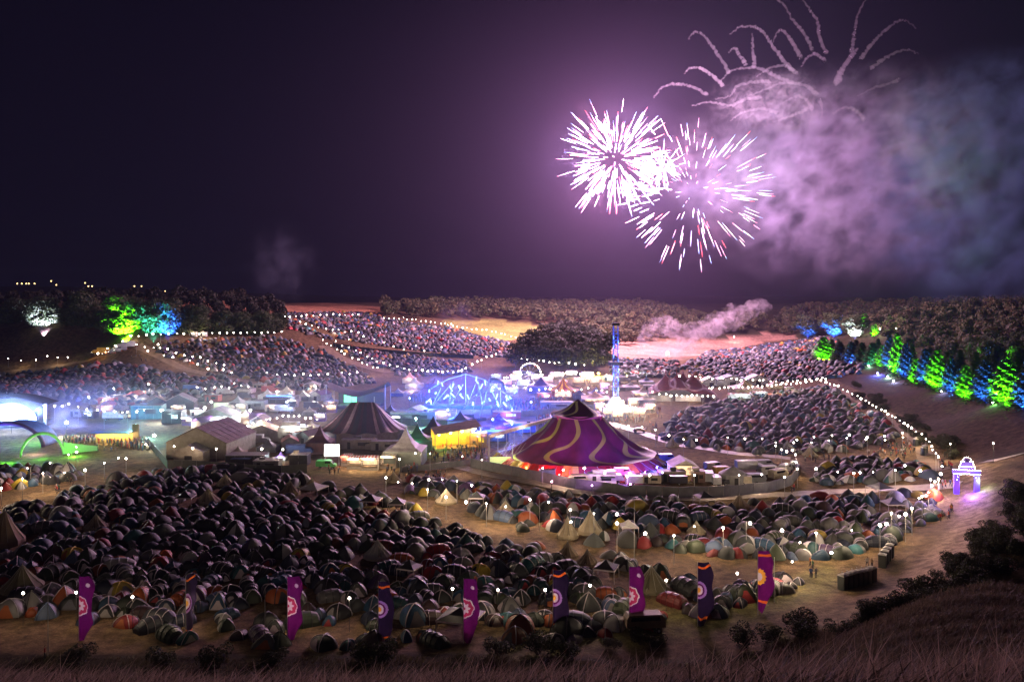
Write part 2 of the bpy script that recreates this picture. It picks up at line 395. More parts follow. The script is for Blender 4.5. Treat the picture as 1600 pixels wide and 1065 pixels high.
PK = 0.0
def domepts(n, rings, w, d, h, skew=0., p=4):
    V = []
    for j in range(rings + 1):
        t = j / rings * PI / 2
        for k in range(n):
            a = 2*PI*k/n + PI/4 * 0
            rr = 1 / (abs(math.cos(a)) ** p + abs(math.sin(a)) ** p) ** (1 / p)
            panel = 1 - .07 * abs(math.cos(2 * a)) * math.sin(2 * t)
            s = math.sin(t) ** .92
            V.append((rr * w / 2 * s * math.cos(a) * panel + skew * math.cos(t) * w, rr * d / 2 * s * math.sin(a) * panel, h * (math.cos(t) ** .85 * (1 - PK) + (1 - math.sin(t)) ** .8 * PK) if t < PI/2 - .01 else 0))
    return V
def dome_mesh(n, rings, w, d, h, skew=0.):
    mb = MB(); V = domepts(n, rings, w, d, h, skew); mb.v = V
    mb.f = [(j*n+k, (j+1)*n+k, (j+1)*n+(k+1) % n, j*n+(k+1) % n) for j in range(rings) for k in range(n)]; mb.m = [0] * len(mb.f)
    return mb
def arch_sleeve(w, d, h, ang, skew=0., r=.045, n=14):
    pts = []
    for i in range(n + 1):
        t = -PI/2 + PI * i / n; a = ang if t > 0 else ang + PI; tt = abs(t)
        rr = 1 / (abs(math.cos(a)) ** 4 + abs(math.sin(a)) ** 4) ** .25
        s = math.sin(tt) ** .92
        pts.append((rr * w/2 * s * math.cos(a) * 1.015 + skew * math.cos(tt) * w, rr * d/2 * s * math.sin(a) * 1.015, h * (max(math.cos(tt), 0) ** .85 * (1-PK) + max(0, 1 - math.sin(tt)) ** .8 * PK) * 1.015 + .01))
    return pts
def door_patch(w, d, h, skew=0., a0=-PI/2, sp=.55, lift=1.02):
    mb = MB()
    def fn(u, v):
        t = PI/2 * (.42 + .58 * v); wd = sp * (0.35 + .65 * v); a = a0 + (u - .5) * 2 * wd
        rr = 1 / (abs(math.cos(a)) ** 4 + abs(math.sin(a)) ** 4) ** .25; s = math.sin(t) ** .92; panel = 1 - .07 * abs(math.cos(2*a)) * math.sin(2*t)
        return (rr*w/2*s*math.cos(a)*lift*panel + skew*math.cos(t)*w, rr*d/2*s*math.sin(a)*lift*panel, max(h * (math.cos(t) ** .85 * (1-PK) + max(0, 1 - math.sin(t)) ** .8 * PK) * 1.01, .02) if v < .99 else .02)
    mb.grid(fn, 6, 5); return mb
def tunnel_mb(L, Wd, H, st, n=8):
    mb = MB(); V = []
    for i, (x, k) in enumerate(st):
        for j in range(n + 1):
            a = PI * j / n
            V.append((x * L, -math.cos(a) * Wd/2 * (.55 + .45 * k), math.sin(a) ** .8 * H * k if 0 < j < n else 0))
    m = n + 1; mb.v = V
    mb.f = [(i*m+j, i*m+j+1, (i+1)*m+j+1, (i+1)*m+j) for i in range(len(st)-1) for j in range(n)]
    mb.f += [tuple(range(m))[::-1], tuple(range((len(st)-1)*m, len(st)*m))]
    mb.m = [0] * len(mb.f); return mb
# prototypes: (kind, name, mesh list [(part name, mesh, mats)], size)
def proto_dome(w, d, h, skew):
    root = dome_mesh(20, 6, w, d, h, skew).mesh('dome_tent', [fab], True)
    s = MB(); s.tube(arch_sleeve(w, d, h, PI/4, skew), .065, 5); s1 = s.mesh('pole_sleeve', [sleevem], True)
    s = MB(); s.tube(arch_sleeve(w, d, h, 3*PI/4, skew), .065, 5); s2 = s.mesh('pole_sleeve', [sleevem], True)
    dr = door_patch(w, d, h, skew).mesh('door_panel', [doorm], True)
    fp = door_patch(w, d, h, skew, a0=rnd.choice([0, PI/2, PI]), sp=rnd.uniform(.5, .78), lift=1.015).mesh('fly_panel', [doorm], True)
    return [('dome_tent', root), ('pole_sleeve', s1), ('pole_sleeve', s2), ('door_panel', dr), ('fly_panel', fp)]
def proto_tunnel(L, Wd, H):
    st = [(-.5, .42), (-.46, .62), (-.25, .92), (0, 1), (.25, .95), (.44, .78), (.5, .55)]
    root = tunnel_mb(L, Wd, H, st, 10).mesh('tunnel_tent', [fab], False)
    out = [('tunnel_tent', root)]
    for x, k in ((-.25, .92), (.0, 1), (.25, .95)):
        s = MB(); s.tube([(x*L, -math.cos(PI*j/12)*Wd/2*(.55+.45*k)*1.02, max(math.sin(PI*j/12), 0) ** .8*H*k*1.015) for j in range(13)], .05, 5)
        out.append(('pole_sleeve', s.mesh('pole_sleeve', [sleevem], True)))
    def fn(u, v): return (.5*L + .03 - .0*v, (u-.5)*Wd*.5, .03 + v*H*.5*(1-.25*abs(u-.5)*2))
    out.append(('door_panel', MB().grid(fn, 4, 4).mesh('door_panel', [doorm])))
    return out
PD = []
for PK, ar_ in ((0., (3.1, 2.9, 1.45, 0)), (.35, (2.6, 2.4, 1.4, .05)), (.2, (3.9, 3.3, 1.95, 0)), (.1, (2.9, 2.1, 1.15, .14)), (.75, (3.3, 3.0, 2.1, 0)), (.5, (3.6, 2.2, 1.5, .10))): PD.append(proto_dome(*ar_))
PT = [proto_tunnel(3.9, 2.5, 1.6), proto_tunnel(4.9, 3.0, 1.9)]
# low versions for the mass of far tents, one quad mesh each
def low(mb):
    V = np.array(mb.v); Fq = np.array([f if len(f) == 4 else (f[0], f[1], f[2], f[2]) for f in mb.f if len(f) == 4]); return V, Fq
LOWD = []
for PK, ar_ in ((0., (3.1, 2.8, 1.5)), (.4, (2.6, 2.3, 1.4, .08)), (.2, (3.9, 3.3, 2.0)), (.8, (3.2, 3.0, 2.1)), (.5, (3.5, 2.2, 1.5, .12))): LOWD.append(low(dome_mesh(12, 4, *ar_)))
LOWT = [low(tunnel_mb(4.8, 2.8, 1.8, [(-.5, .5), (-.2, .95), (.15, 1), (.5, .6)], 6))]

PAL = [((.012,.016,.035),'navy',18),((.014,.014,.018),'black',16),((.030,.034,.034),'charcoal',12),((.022,.034,.020),'dark green',12),((.06,.065,.062),'grey',9),
 ((.045,.020,.022),'maroon',5),((.020,.060,.115),'blue',8),((.018,.085,.095),'teal',6),((.34,.075,.015),'orange',6),((.28,.018,.018),'red',5),
 ((.42,.30,.03),'yellow',3),((.12,.115,.10),'khaki',7),((.26,.25,.25),'silver grey',8),((.07,.035,.10),'purple',3),((.045,.06,.03),'olive',7),((.06,.09,.16),'slate blue',6)]
PW = np.array([p[2] for p in PAL], float); PW /= PW.sum()
DOORC = [(.02,.02,.025),(.30,.28,.28),(.06,.06,.07),(.36,.10,.03),(.10,.10,.12),(.22,.20,.19),(.28,.03,.03)]
DOORN = ['black','pale grey','charcoal','orange','dark grey','beige','red']

def cand(x0, x1, y0, y1, st):
    a, b_ = np.meshgrid(np.arange(x0, x1, st), np.arange(y0, y1, st)); a = a + (np.arange(a.shape[0])[:, None] % 2) * st / 2
    a = a + nr.uniform(-.27, .27, a.shape) * st; b_ = b_ + nr.uniform(-.27, .27, b_.shape) * st
    return a.ravel(), b_.ravel()
blocked = []                                  # (x, y, r) kept clear of scattered tents
def clear(x, y, r=0): return all((x-a)**2 + (y-b)**2 > (c+r)**2 for a, b, c in blocked)
for px, py, wp, lb in BELLS:
    p = at(px, py); blocked.append((p.x, p.y, wp / F * p.y / 2 + .9))
for px, py, wp, lb in GAZ:
    p = at(px, py); blocked.append((p.x, p.y, wp / F * p.y / 2 + .6))
X, Y = cand(-150, 160, 101, 225, 2.8)
Z = gz(X, Y); ppx, ppy = proj(X, Y, Z)
near = []
for nm, poly in CAMPS.items():
    sel = inpoly(ppx, ppy, poly) & (dline(ppx, ppy, [(1110,775),(1500,757)]) > 8)
    for i in np.nonzero(sel)[0]:
        if nm == 'the crowded front camp' and ppy[i] > 940 and nr.rand() < .34: continue
        if nr.rand() < .10 or not clear(X[i], Y[i], 1.2): continue
        near.append((X[i], Y[i], Z[i], nm, ppx[i], ppy[i]))
near.sort(key=lambda t: t[1])
FLAGS = [(123,1000,'a'),(290,1000,'e'),(449,1000,'a'),(591,1008,'b'),(724,1004,'a'),(864,990,'b'),(983,985,'a'),(1090,978,'c'),(1184,960,'d')]
LM = [('the first purple banner', 140), ('the edge-on dark banner', 290), ('the second purple banner', 455), ('the first orange-banded banner', 600), ('the third purple banner', 735),
      ('the second orange-banded banner', 875), ('the fourth purple banner', 992), ('the tall dark banner', 1100), ('the sun banner', 1192), ('the toilet row', 1330)]
used = {}
def tent_label(kind, cname, dn, px, py, rz, big):
    lm = min(LM, key=lambda l: abs(l[1] - px))[0]
    depth = ['close before', 'beside', 'just behind', 'some rows behind', 'well behind', 'far behind', 'at the back behind'][int(min(6, max(0, (985 - py) // 26)))]
    face = ['side-on', 'reversed', 'uphill', 'slanting'][int(rz / (PI/2)) % 4]
    base_ = f"{'big' if big else 'small'} {cname} {kind}, {dn} door, {depth} {lm}"
    if base_ in used and len(base_.split()) < 15: base_ = base_.replace(kind + ',', kind + ' ' + face + ',')
    used[base_] = used.get(base_, 0) + 1
    return base_
def place(parts, loc, rz, scl, colr, dcol, label, cat, group):
    root = link(parts[0][0], parts[0][1], None, loc, rz); root.scale = scl; root.color = (*colr, 1)
    tag(root, label, cat, group)
    q_ = nr.rand(); sl = (.42, .36, .38) if q_ < .38 else (.03, .03, .035) if q_ < .75 else tuple(colr * 2)
    q_ = nr.rand(); fp_ = (.48, .40, .42) if q_ < .38 else (.12, .11, .12) if q_ < .5 else tuple(np.array(colr) * 1.5) if q_ < .8 else DOORC[nr.randint(len(DOORC))]  # pale sleeves and fly panels double as painted rim highlights
    for nm, me_ in parts[1:]:
        c = link(nm, me_, root); c.color = (*(dcol if nm == 'door_panel' else fp_ if nm == 'fly_panel' else sl), 1)
    return root
massD, massT = [], []; nd = nt_ = 0
for (x, y, z, nm, px, py) in near:
    ci = nr.choice(len(PAL), p=PW); colr = np.array(PAL[ci][0]) * nr.uniform(.35, 1.15); di = nr.randint(len(DOORC)); rz = nr.uniform(0, 2*PI)
    tun = nr.rand() < .16
    if tun and nt_ < 140:
        nt_ += 1; k = nr.randint(len(PT)); s = nr.uniform(.82, 1.05)
        place(PT[k], (x, y, z - .03), rz, (s, s, s * nr.uniform(.92, 1.1)), colr, DOORC[di], tent_label('tunnel tent', PAL[ci][1], DOORN[di], px, py, rz, k == 1), 'tunnel tent', 'tunnel tents pitched in the near camps')
    elif not tun and nd < 300:
        nd += 1; k = nr.choice(6, p=[.26, .22, .14, .16, .10, .12]); s = nr.uniform(.70, 1.12)
        place(PD[k], (x, y, z - .03), rz, (s, s * nr.uniform(.92, 1.08), s * nr.uniform(.88, 1.2)), colr, DOORC[di], tent_label('dome tent', PAL[ci][1], DOORN[di], px, py, rz, k in (0, 2, 4)), 'dome tent', 'dome tents pitched in the near camps')
    else: (massT if tun else massD).append((x, y, z, rz, colr))
X, Y = cand(-420, 420, 225, 760, 3.7)
Z = gz(X, Y); ppx, ppy = proj(X, Y, Z)
ok = np.zeros(X.shape, bool)
for poly in FARCAMPS: ok |= inpoly(ppx, ppy, poly)
for poly in CAMPS.values(): ok |= inpoly(ppx, ppy, poly)
bare = [[(250,560),(330,583),(420,603)],[(505,540),(530,558),(570,572),(610,582)],[(520,532),(620,548),(750,562)],[(1095,604),(1290,596)],[(1290,600),(1400,655)],[(470,503),(520,525)]]
for ln in bare: ok &= dline(ppx, ppy, ln) > 3.5
for i in np.nonzero(ok)[0]:
    if nr.rand() < .05: continue
    ci = nr.choice(len(PAL), p=PW)
    (massT if nr.rand() < .2 else massD).append((X[i], Y[i], Z[i], nr.uniform(0, 2*PI), np.array(PAL[ci][0]) * nr.uniform(.6, 1.4) + .006))
def mass(name, lst, lows, m, label, cat):
    Vs, Fs, Cs = [], [], []; o = 0; lst = np.array([(a, b, c, d, *e) for a, b, c, d, e in lst]); pick = nr.randint(len(lows), size=len(lst))
    for k, (V, Fq) in enumerate(lows):
        L = lst[pick == k]; n = len(L)
        if not n: continue
        sc_ = nr.uniform(.7, 1.25, (n, 1, 1)); c, s = np.cos(L[:, 3])[:, None], np.sin(L[:, 3])[:, None]
        P = np.empty((n, len(V), 3)); P[..., 0] = (V[:, 0] * c - V[:, 1] * s); P[..., 1] = (V[:, 0] * s + V[:, 1] * c); P[..., 2] = V[:, 2]
        P = P * sc_; P[..., 2] *= nr.uniform(.9, 1.2, (n, 1)); P += L[:, None, :3]
        Vs.append(P.reshape(-1, 3)); Fs.append((Fq[None] + (np.arange(n) * len(V))[:, None, None] + o).reshape(-1, 4)); o += n * len(V)
        cc = np.repeat(L[:, None, 4:7], len(Fq), 1)
        # some tents get an odd panel run; bright ones paint in rim highlights
        al = nr.rand(n) < .45; seg = nr.randint(4, size=n)
        fi = (np.arange(len(Fq)) % 12) // 3
        mk = al[:, None] & (fi[None] == seg[:, None]); alt = nr.choice([.03, .34, .45, .12], size=n)[:, None] * np.array([[1, .95, .95]])
        cc[mk] = np.repeat(alt[:, None], len(Fq), 1)[mk]
        Cs.append(cc.reshape(-1, 3))
    o_ = link(name, npmesh(name, np.concatenate(Vs), np.concatenate(Fs), [m], np.concatenate(Cs)))
    return tag(o_, label, cat, kind='stuff')
massm = mat('mixed_tent_fabric', attr='Col', rough=.65)
mass('distant_dome_tents', massD, LOWD, massm, 'thousands of small dome tents covering the far slopes of the valley', 'tents')
mass('distant_tunnel_tents', massT, LOWT, massm, 'scattered tunnel tents among the far tent field on the slopes', 'tents')
print('near', len(near), 'individual', nd, nt_, 'mass', len(massD), len(massT))

# bell tents and gazebos, one by one
def bell(px, py, wpx, label, hk=.62, colr=(.40, .33, .22)):
    p = at(px, py); r = wpx / F * p.y / 2; h = 2 * r * hk
    if 'blue' in label[:5]: colr = (.22, .30, .5)  # blue light on this tent is put into its canvas colour
    elif 'grey' in label[:9]: colr = (.30, .29, .29)
    elif 'olive' in label or 'khaki' in label: colr = (.17, .15, .09)
    elif 'tan' in label[:14] or 'brown' in label[:6]: colr = (.28, .20, .13)
    root = empty('bell_tent', p, rnd.uniform(-.5, .5), label, 'bell tent', 'canvas bell tents standing out among the small tents')
    prof = [(.04, h), (r*.20, h*.80), (r*.45, h*.555), (r*.72, h*.335), (r*.97, h*.17), (r, h*.15), (r*1.02, 0)]
    n = 24; a = MB().lathe(prof, n, lobes=12, sag=.05).build('canvas', canvas, root, smooth=False); a.color = (*colr, 1)
    s = MB()
    for k in range(12): s.tube([(rr*math.cos(2*PI*k/12)*1.01, rr*math.sin(2*PI*k/12)*1.01, z+.015) for rr, z in prof[:5]], .03, 4)
    s.build('seam_rope', ropem, root)
    def fn(u, v): a_ = -PI/2 + (u-.5)*.34*(.3+.7*(1-v)); rr = r*1.035*(1 - v*.62); return (rr*math.cos(a_), rr*math.sin(a_), .02 + (h*.15 if v > 0 else 0)*min(1, v*3) + h*.62*max(0, v-.1))
    dd = MB().grid(fn, 3, 6).build('door_flap', canvas, root); dd.color = (*[c*.55 for c in colr], 1)
    MB().tube([(0, 0, h-.1), (0, 0, h+.28)], .05, 5).build('pole_tip', steelm, root)
    return root
for b_ in BELLS:
    bell(*b_, hk=.95 if 'pyramid' in b_[3] or 'tipi' in b_[3] else .62)
def gazebo(px, py, wpx, label, colr=None):
    p = at(px, py); w_ = wpx / F * p.y; h = 2.1
    colr = colr or ((.5, .48, .46) if 'white gazebo' in label or 'pale' in label[:5] else (.03, .03, .035))
    root = empty('gazebo', p, rnd.uniform(-.4, .4), label, 'gazebo', 'open sided gazebos in the camps')
    for sx in (-1, 1):
        for sy in (-1, 1): MB().tube([(sx*w_/2, sy*w_/2, 0), (sx*w_/2*.96, sy*w_/2*.96, h)], .05, 5).build('leg', trim, root)
    prof = [(.03, h*1.55), (w_*.35, h*1.2), (w_*.70, h)]
    r_ = MB().lathe(prof, 4, a0=PI/4).build('roof', fab, root); r_.color = (*colr, 1)
    v = MB(); v.lathe([(w_*.705, h), (w_*.715, h-.22)], 4, a0=PI/4); v.build('valance', trim, root)
for g in GAZ: gazebo(*g)

# ------------------------------------------------------------------ banners
purple = mat('purple_cloth', (.12, .008, .105), .8, var=.1, trans=.5); darkc = mat('dark_cloth', (.02, .012, .035), .8, var=.1, trans=.5)
whitec = mat('white_cloth', (.62, .56, .58), .8, trans=.5); crims = mat('crimson_cloth', (.42, .03, .10), .8, trans=.5); orangec = mat('orange_cloth', (.75, .16, .02), .8, trans=.5)
lilac = mat('lilac_cloth', (.35, .20, .50), .8, trans=.5); goldc = mat('gold_cloth', (.75, .38, .04), .8, trans=.5)
def flag(px, py, kind, label):
    p = at(px, py); k = p.y / F
    H = 100 * k; wd = 23 * k
    if kind == 'e': wd = 26 * k
    root = empty('banner', p, {'e': 1.35}.get(kind, rnd.uniform(-.12, .12)), label, 'banner', 'tall feather banners along the foot of the hill')
    MB().tube([(0, 0, 0), (0, 0, H*.6), (.02, 0, H+.1)], [.06, .05, .03], 6).build('pole', steelm, root)
    z0 = H * (.04 if kind != 'd' else .1)
    def surf(u, v):                       # u across from the pole, v up
        z = z0 + (H - z0) * v; taper = 1.0 - .25 * max(0, v - .8) * 5 - .72 * max(0, .25 - v) * 4
        x = .05 + u * wd * taper; y = .30 * math.sin(u * 5 + v * 6 + px) * u + .12 * math.sin(v * 19 + px) * u; x += .14 * u * math.sin(v * 13 + px)
        return (x, y, z + (-.10 * H * u * (.25 - v) * 4 if v < .25 else 0))
    def pol(u, v, cu, cv): x = (u - cu) * wd; z = (v - cv) * (H - z0); return math.hypot(x, z), math.atan2(z, x)
    def cls(u, v):
        if kind in 'a':
            if pol(u, v, .64, .86)[0] < wd * .13: return 1
            r, a = pol(u, v, 0.02, .52); R_ = wd * .66 * (1 + .05 * math.cos(8 * a))
            if r < wd * .34 * (1 + .18 * math.cos(8 * a)): return 1 if r > wd * .10 else 2
            if r < R_ * .88: return 2
            if r < R_: return 1
            return 0
        r, a = pol(u, v, .02, .55)
        if kind == 'd':
            if r < wd * .28: return 1
            if r < wd * (.5 + .09 * (abs(((a * 14 / (2*PI)) % 1) - .5) * 2)): return 4
            return 3 if (abs(v - .92) < .018 or abs(v - .14) < .018) else 0
        for cv in (.93, .12) if kind != 'b' else (.92, .13): 
            if abs(v - cv + .02 * math.sin(u * 5)) < .016: return 3
        if r < wd * .18: return 4
        if r < wd * .33: return 1
        if r < wd * .45: return 5
        if r < wd * .60: return 6
        return 0
    cloth = [purple, whitec, crims, orangec, goldc, lilac, lilac] if kind in 'ad' else [darkc, whitec, crims, orangec, goldc, purple, lilac]
    MB().grid(surf, 30, 120, mf=lambda u, v: None if cls(u, v) else 0).build('flag_cloth', cloth, root, smooth=True)
    MB().grid(surf, 30, 120, mf=lambda u, v: cls(u, v) or None).build('printed_emblem', cloth, root, smooth=True)
    return root
FL = {0: 'purple banner with white ringed emblem, first of the banner row', 1: 'narrow dark banner seen edge-on behind the front tents', 2: 'purple banner with emblem beside the small grey tunnel tent',
 3: 'black banner with orange bands and lilac target emblem by yellow tents', 4: 'purple banner with emblem in front of the grey open shelter', 5: 'black banner with orange bands beside orange dome tents',
 6: 'purple banner with emblem beside the khaki bell tent', 7: 'tall black banner with circle emblem beside red tents', 8: 'purple banner with golden sun emblem at the end of the row'}
for i, (px, py, k) in enumerate(FLAGS): flag(px, py, k, FL[i])

# ------------------------------------------------------------------ poles and festoon lamps
bulbm = mat('glowing_bulb', (1, 1, 1), emit=(1, .86, .72), es=30)
wirem = mat('lamp_wire', (.03, .03, .03), .6)
_b = bmesh.new(); bmesh.ops.create_icosphere(_b, subdivisions=2, radius=1); BULB = bpy.data.meshes.new('bulb'); _b.to_mesh(BULB); _b.free(); BULB.materials.append(bulbm)
BULB.polygons.foreach_set('use_smooth', [True] * len(BULB.polygons))
WARM = (1, .74, .50)
POLE = MB().tube([(0, 0, -.2), (0, 0, 6.4)], [.055, .04], 6).mesh('lamp_pole', [steelm])
npole = 0
def pole(p, label, h=6.4):
    o = link('lamp_pole', POLE, None, p); o.scale = (1, 1, h / 6.4)
    return tag(o, label, 'pole', 'thin poles that carry the festoon lamps')
def string(label, px_list, hz=5.2, step=None, watt=900, rb=.24, poles=True, every=3, col=WARM, jit=1.1):
    """px_list: photo pixels of bulbs hz above the ground; step: fill in bulbs every so many pixels"""
    pts = []
    if step:
        for a, b in zip(px_list, px_list[1:]):
            n = max(1, round(math.hypot(b[0]-a[0], b[1]-a[1]) / step))
            pts += [(a[0] + (b[0]-a[0])*i/n + rnd.uniform(-jit, jit), a[1] + (b[1]-a[1])*i/n + 1.2*math.sin(PI*((i*3) % 7)/7) + rnd.uniform(-jit, jit)*.5) for i in range(n)]
        pts.append(px_list[-1])
    else: pts = px_list
    root = None; q = []
    for i, (a, b) in enumerate(pts):
        g = at(a, b, hz); D = g.y; z = CZ - (b - HZ) / F * D; q.append(Vector((g.x, D, z)))
    root = empty('festoon_string', Vector((q[0].x, q[0].y, g1(q[0].x, q[0].y))), 0, label, 'light string', 'strings of festoon bulbs over the paths')
    o0 = root.location
    for i, p in enumerate(q):
        s = rb * .8 * max(1.1, min(1.7, p.y / 230)); b_ = link('bulb', BULB, root, p - o0); b_.scale = (s * rnd.choice([.6, .75, .9, 1., 1.3]),) * 3
        if i % every == every // 2 or len(q) < every: lamp(p - o0 - Vector((0, 0, .1)), col, watt * 2.1 * rnd.uniform(.6, 1.3), .25, root)
    mb = MB()
    for a, b in zip(q, q[1:]):
        if (a - b).length < 60:
            mid = (a + b) / 2 + Vector((0, 0, .25)); mb.tube([a - o0, mid - o0, b - o0], .02, 3, cap=False)
    if mb.f: mb.build('cable', wirem, root)
    if poles:
        for i in range(0, len(q), poles if poles > 1 else 4):
            global npole; npole += 1
            g = Vector((q[i].x, q[i].y, g1(q[i].x, q[i].y))); pole(g, 'thin pole under the ' + label.split(' ', 1)[1], max(2., q[i].z - g.z + .3))
string('long string of festoon bulbs down the right hand path', [(1290,597),(1310,603),(1340,618),(1370,635),(1400,652),(1425,668),(1440,678),(1453,690),(1458,702),(1466,712)], 5, step=7.5, every=4, poles=4, watt=1300)
string('bent string of bulbs where the right path meets the trackway', [(1466,714),(1472,728),(1470,740),(1466,748),(1460,752),(1456,758)], 4, every=2, poles=3)
string('row of bulbs crossing the far right field edge', [(1100,606),(1160,604),(1220,600),(1290,592)], 5, step=8, every=4, poles=5, jit=2, watt=1600)
string('row of bulbs before the right hillside tents', [(1060,586),(1150,592),(1230,596),(1285,590)], 5, step=9, every=4, poles=5, jit=2.5, watt=1600)
string('long string of bulbs along the dark tree line at left', [(205,525),(240,521),(300,520),(365,519),(440,518)], 5, step=11, every=4, poles=4, watt=1500)
string('short string of bulbs climbing to the left convoy', [(153,552),(168,544),(180,540),(192,533),(203,524)], 5, every=3, poles=2)
string('sparse string of bulbs across the left brown field', [(13,560),(33,563),(56,562),(74,556),(90,558),(106,558)], 5, every=3, poles=2)
string('string of bulbs through the upper left tent field', [(213,538),(226,542),(240,543),(250,543),(262,545),(275,551),(288,555),(301,557),(313,558),(325,564),(338,567),(350,570)], 5, every=3, poles=4, watt=1300)
string('second string of bulbs in the upper left tent field', [(247,538),(231,548),(256,555),(270,558),(297,563),(309,569),(325,576),(349,577),(362,582)], 5, every=3, poles=4, watt=1300)
string('string of bulbs along the lower edge of the left tent field', [(308,605),(321,607),(335,605),(346,604),(358,606),(366,599),(377,602),(388,604)], 5, every=3, poles=3)
string('string of bulbs across the middle tent field', [(417,582),(433,585),(446,585),(460,586),(474,584),(485,586),(498,585),(512,584),(534,582),(546,584),(558,581)], 5, every=3, poles=3, watt=1300)
string('curving string of bulbs down the middle slope', [(505,530),(517,540),(540,552),(560,562),(575,570),(590,574)], 5, step=9, every=3, poles=4, jit=2, watt=1600)
string('parallel string of bulbs down the middle slope', [(525,533),(545,543),(565,550),(580,560),(600,566),(620,573),(640,577),(660,578)], 5, step=9, every=3, poles=4, jit=2, watt=1600)
string('string of bulbs rising beside the blue ride', [(660,578),(685,580),(700,580),(716,580),(728,575),(738,569),(745,565),(760,557),(775,553)], 5, step=8, every=3, poles=4, watt=1500)
string('string of bulbs along the crest below the orange field', [(445,494),(480,492),(520,491),(560,491)], 4, step=9, every=4, poles=6, watt=1500)
string('string of bulbs along the far hedge', [(600,497),(630,496),(650,499),(680,503),(705,506)], 5, step=8, every=4, poles=5, watt=1500)
string('string of bulbs along the edge of the green field', [(700,507),(730,512),(760,515),(790,522),(815,528)], 4, step=8, every=4, poles=5, watt=1500)
string('string of bulbs under the dark wood', [(805,560),(833,560),(866,567),(880,562),(900,569),(913,570)], 5, step=9, every=3, poles=4, watt=1500)
string('string of bulbs through the crest tents', [(470,503),(500,510),(530,515),(560,519)], 4, step=9, every=4, poles=0, jit=3, watt=1800)
string('scattered bulbs over the upper middle tents', [(545,530),(568,525),(585,530),(600,535),(615,541),(631,546),(650,540),(663,548),(690,542)], 4, every=3, poles=3, jit=3, watt=1500)
string('row of bulbs above the crowd field right of the purple tent', [(982,665),(1003,667),(1024,671),(1045,680),(1068,686),(1088,687)], 5, every=2, poles=2)
string('row of bulbs over the right field camp', [(1137,683),(1164,685),(1191,685),(1212,691),(1240,691),(1245,687),(1268,691),(1272,682),(1295,688),(1300,680)], 5, every=3, poles=3)
string('pair rows of bulbs near the right gathering', [(1323,684),(1327,679),(1353,686),(1355,683),(1382,681),(1383,687),(1410,676),(1411,683)], 5, every=2, poles=3)
string('cluster of bulbs around the pale bell tent', [(1221,702),(1229,705),(1238,703),(1243,710),(1244,722),(1212,696)], 4, every=3, poles=3)
string('string of bulbs over the camp inside the lamp ring', [(1246,732),(1275,732),(1309,737),(1334,739),(1344,738),(1364,737),(1399,734),(1414,727),(1438,735)], 4.5, every=2, poles=3)
string('small string of bulbs beside the camp ring', [(1454,749),(1462,752),(1467,748)], 4, every=2, poles=2)
string('string of bulbs at the far end of the lower camp', [(1451,769),(1447,774),(1441,775),(1436,778),(1425,794)], 5, every=3, poles=2)
string('four bulbs above the grey gazebo', [(1393,801),(1405,806),(1415,803)], 5, every=1, poles=2)
string('pair of bulbs on a short pole by the lower camp edge', [(1375,820),(1385,818)], 5, every=1, poles=1)
string('scattered bulbs over the lower camp', [(1222,828),(1250,847),(1275,832),(1331,828)], 4.5, every=1, poles=2)
string('lowest bulbs on the brown bank beside the camp', [(1204,875),(1238,877),(1299,863)], 4, every=1, poles=1)
string('string of bulbs over the middle of the lower camp', [(964,817),(1008,833),(1053,836),(1085,822),(1130,824),(1172,817)], 5, every=1, poles=2)
string('string of bulbs above the cream bell tents', [(828,780),(857,784),(891,796),(892,815),(928,802),(964,803)], 5, every=2, poles=2)
string('string of bulbs across the tents on the path bank', [(603,746),(622,753),(644,755),(668,764),(670,749),(691,749),(714,751),(737,758)], 5, every=2, poles=3)
string('string of bulbs beside the lone bell tent', [(697,776),(728,784),(760,786),(790,791)], 4.5, every=1, poles=2)
string('bulbs along the purple tent compound fence', [(848,731),(880,734),(913,731),(945,739),(980,744),(1015,742)], 4, every=2, poles=2)
string('bulbs strung over the caravans', [(1085,742),(1120,744),(1155,742),(1190,741),(1226,745)], 4.5, every=2, poles=2, watt=1200)
string('bulbs beside the stalls on the brown ground', [(409,701),(442,702),(624,717),(649,708),(672,708),(722,713),(753,718)], 4.5, every=2, poles=2)
string('bulbs on twin poles by the left stage ground', [(107,710),(119,698),(120,706),(78,723),(133,734)], 4.5, every=2, poles=2)
string('bulbs above the small left camp', [(35,747),(43,731),(67,739),(101,738),(2,762)], 4.5, every=1, poles=2)
string('bulbs on the open ground left of the marquee', [(163,723),(185,715),(197,716),(228,694),(272,697),(301,700),(338,701)], 4.5, every=2, poles=2)
for i, (px, py) in enumerate([(36,926),(119,925),(207,932),(462,931),(546,934),(707,919),(778,921),(852,921),(922,914),(1041,906),(1152,895),(995,900),(295,933)]):
    wh = ['by the olive bell tent', 'touching the first purple banner', 'between the first two banners', 'against the second purple banner', 'between the second purple and black banners', 'before the third purple banner', 'behind the third purple banner', 'before the black banner', 'behind the black banner', 'beside the khaki bell tent', 'before the red tents', 'behind the fourth purple banner', 'on the edge-on dark banner'][i]
    g = at(px, py, 4.5); z = CZ - (py - HZ) / F * g.y
    o = empty('path_lamp', (g.x, g.y, g1(g.x, g.y)), 0, 'bright single bulb on a thin post ' + wh, 'lamp', 'single bulbs along the banner row')
    hh = z - g1(g.x, g.y)
    MB().tube([(0, 0, 0), (0, 0, hh)], .03, 5).build('post', wirem, o)
    b_ = link('bulb', BULB, o, (0, 0, hh)); b_.scale = (.17,) * 3; lamp((0, -.1, hh), WARM, 700, .2, o)
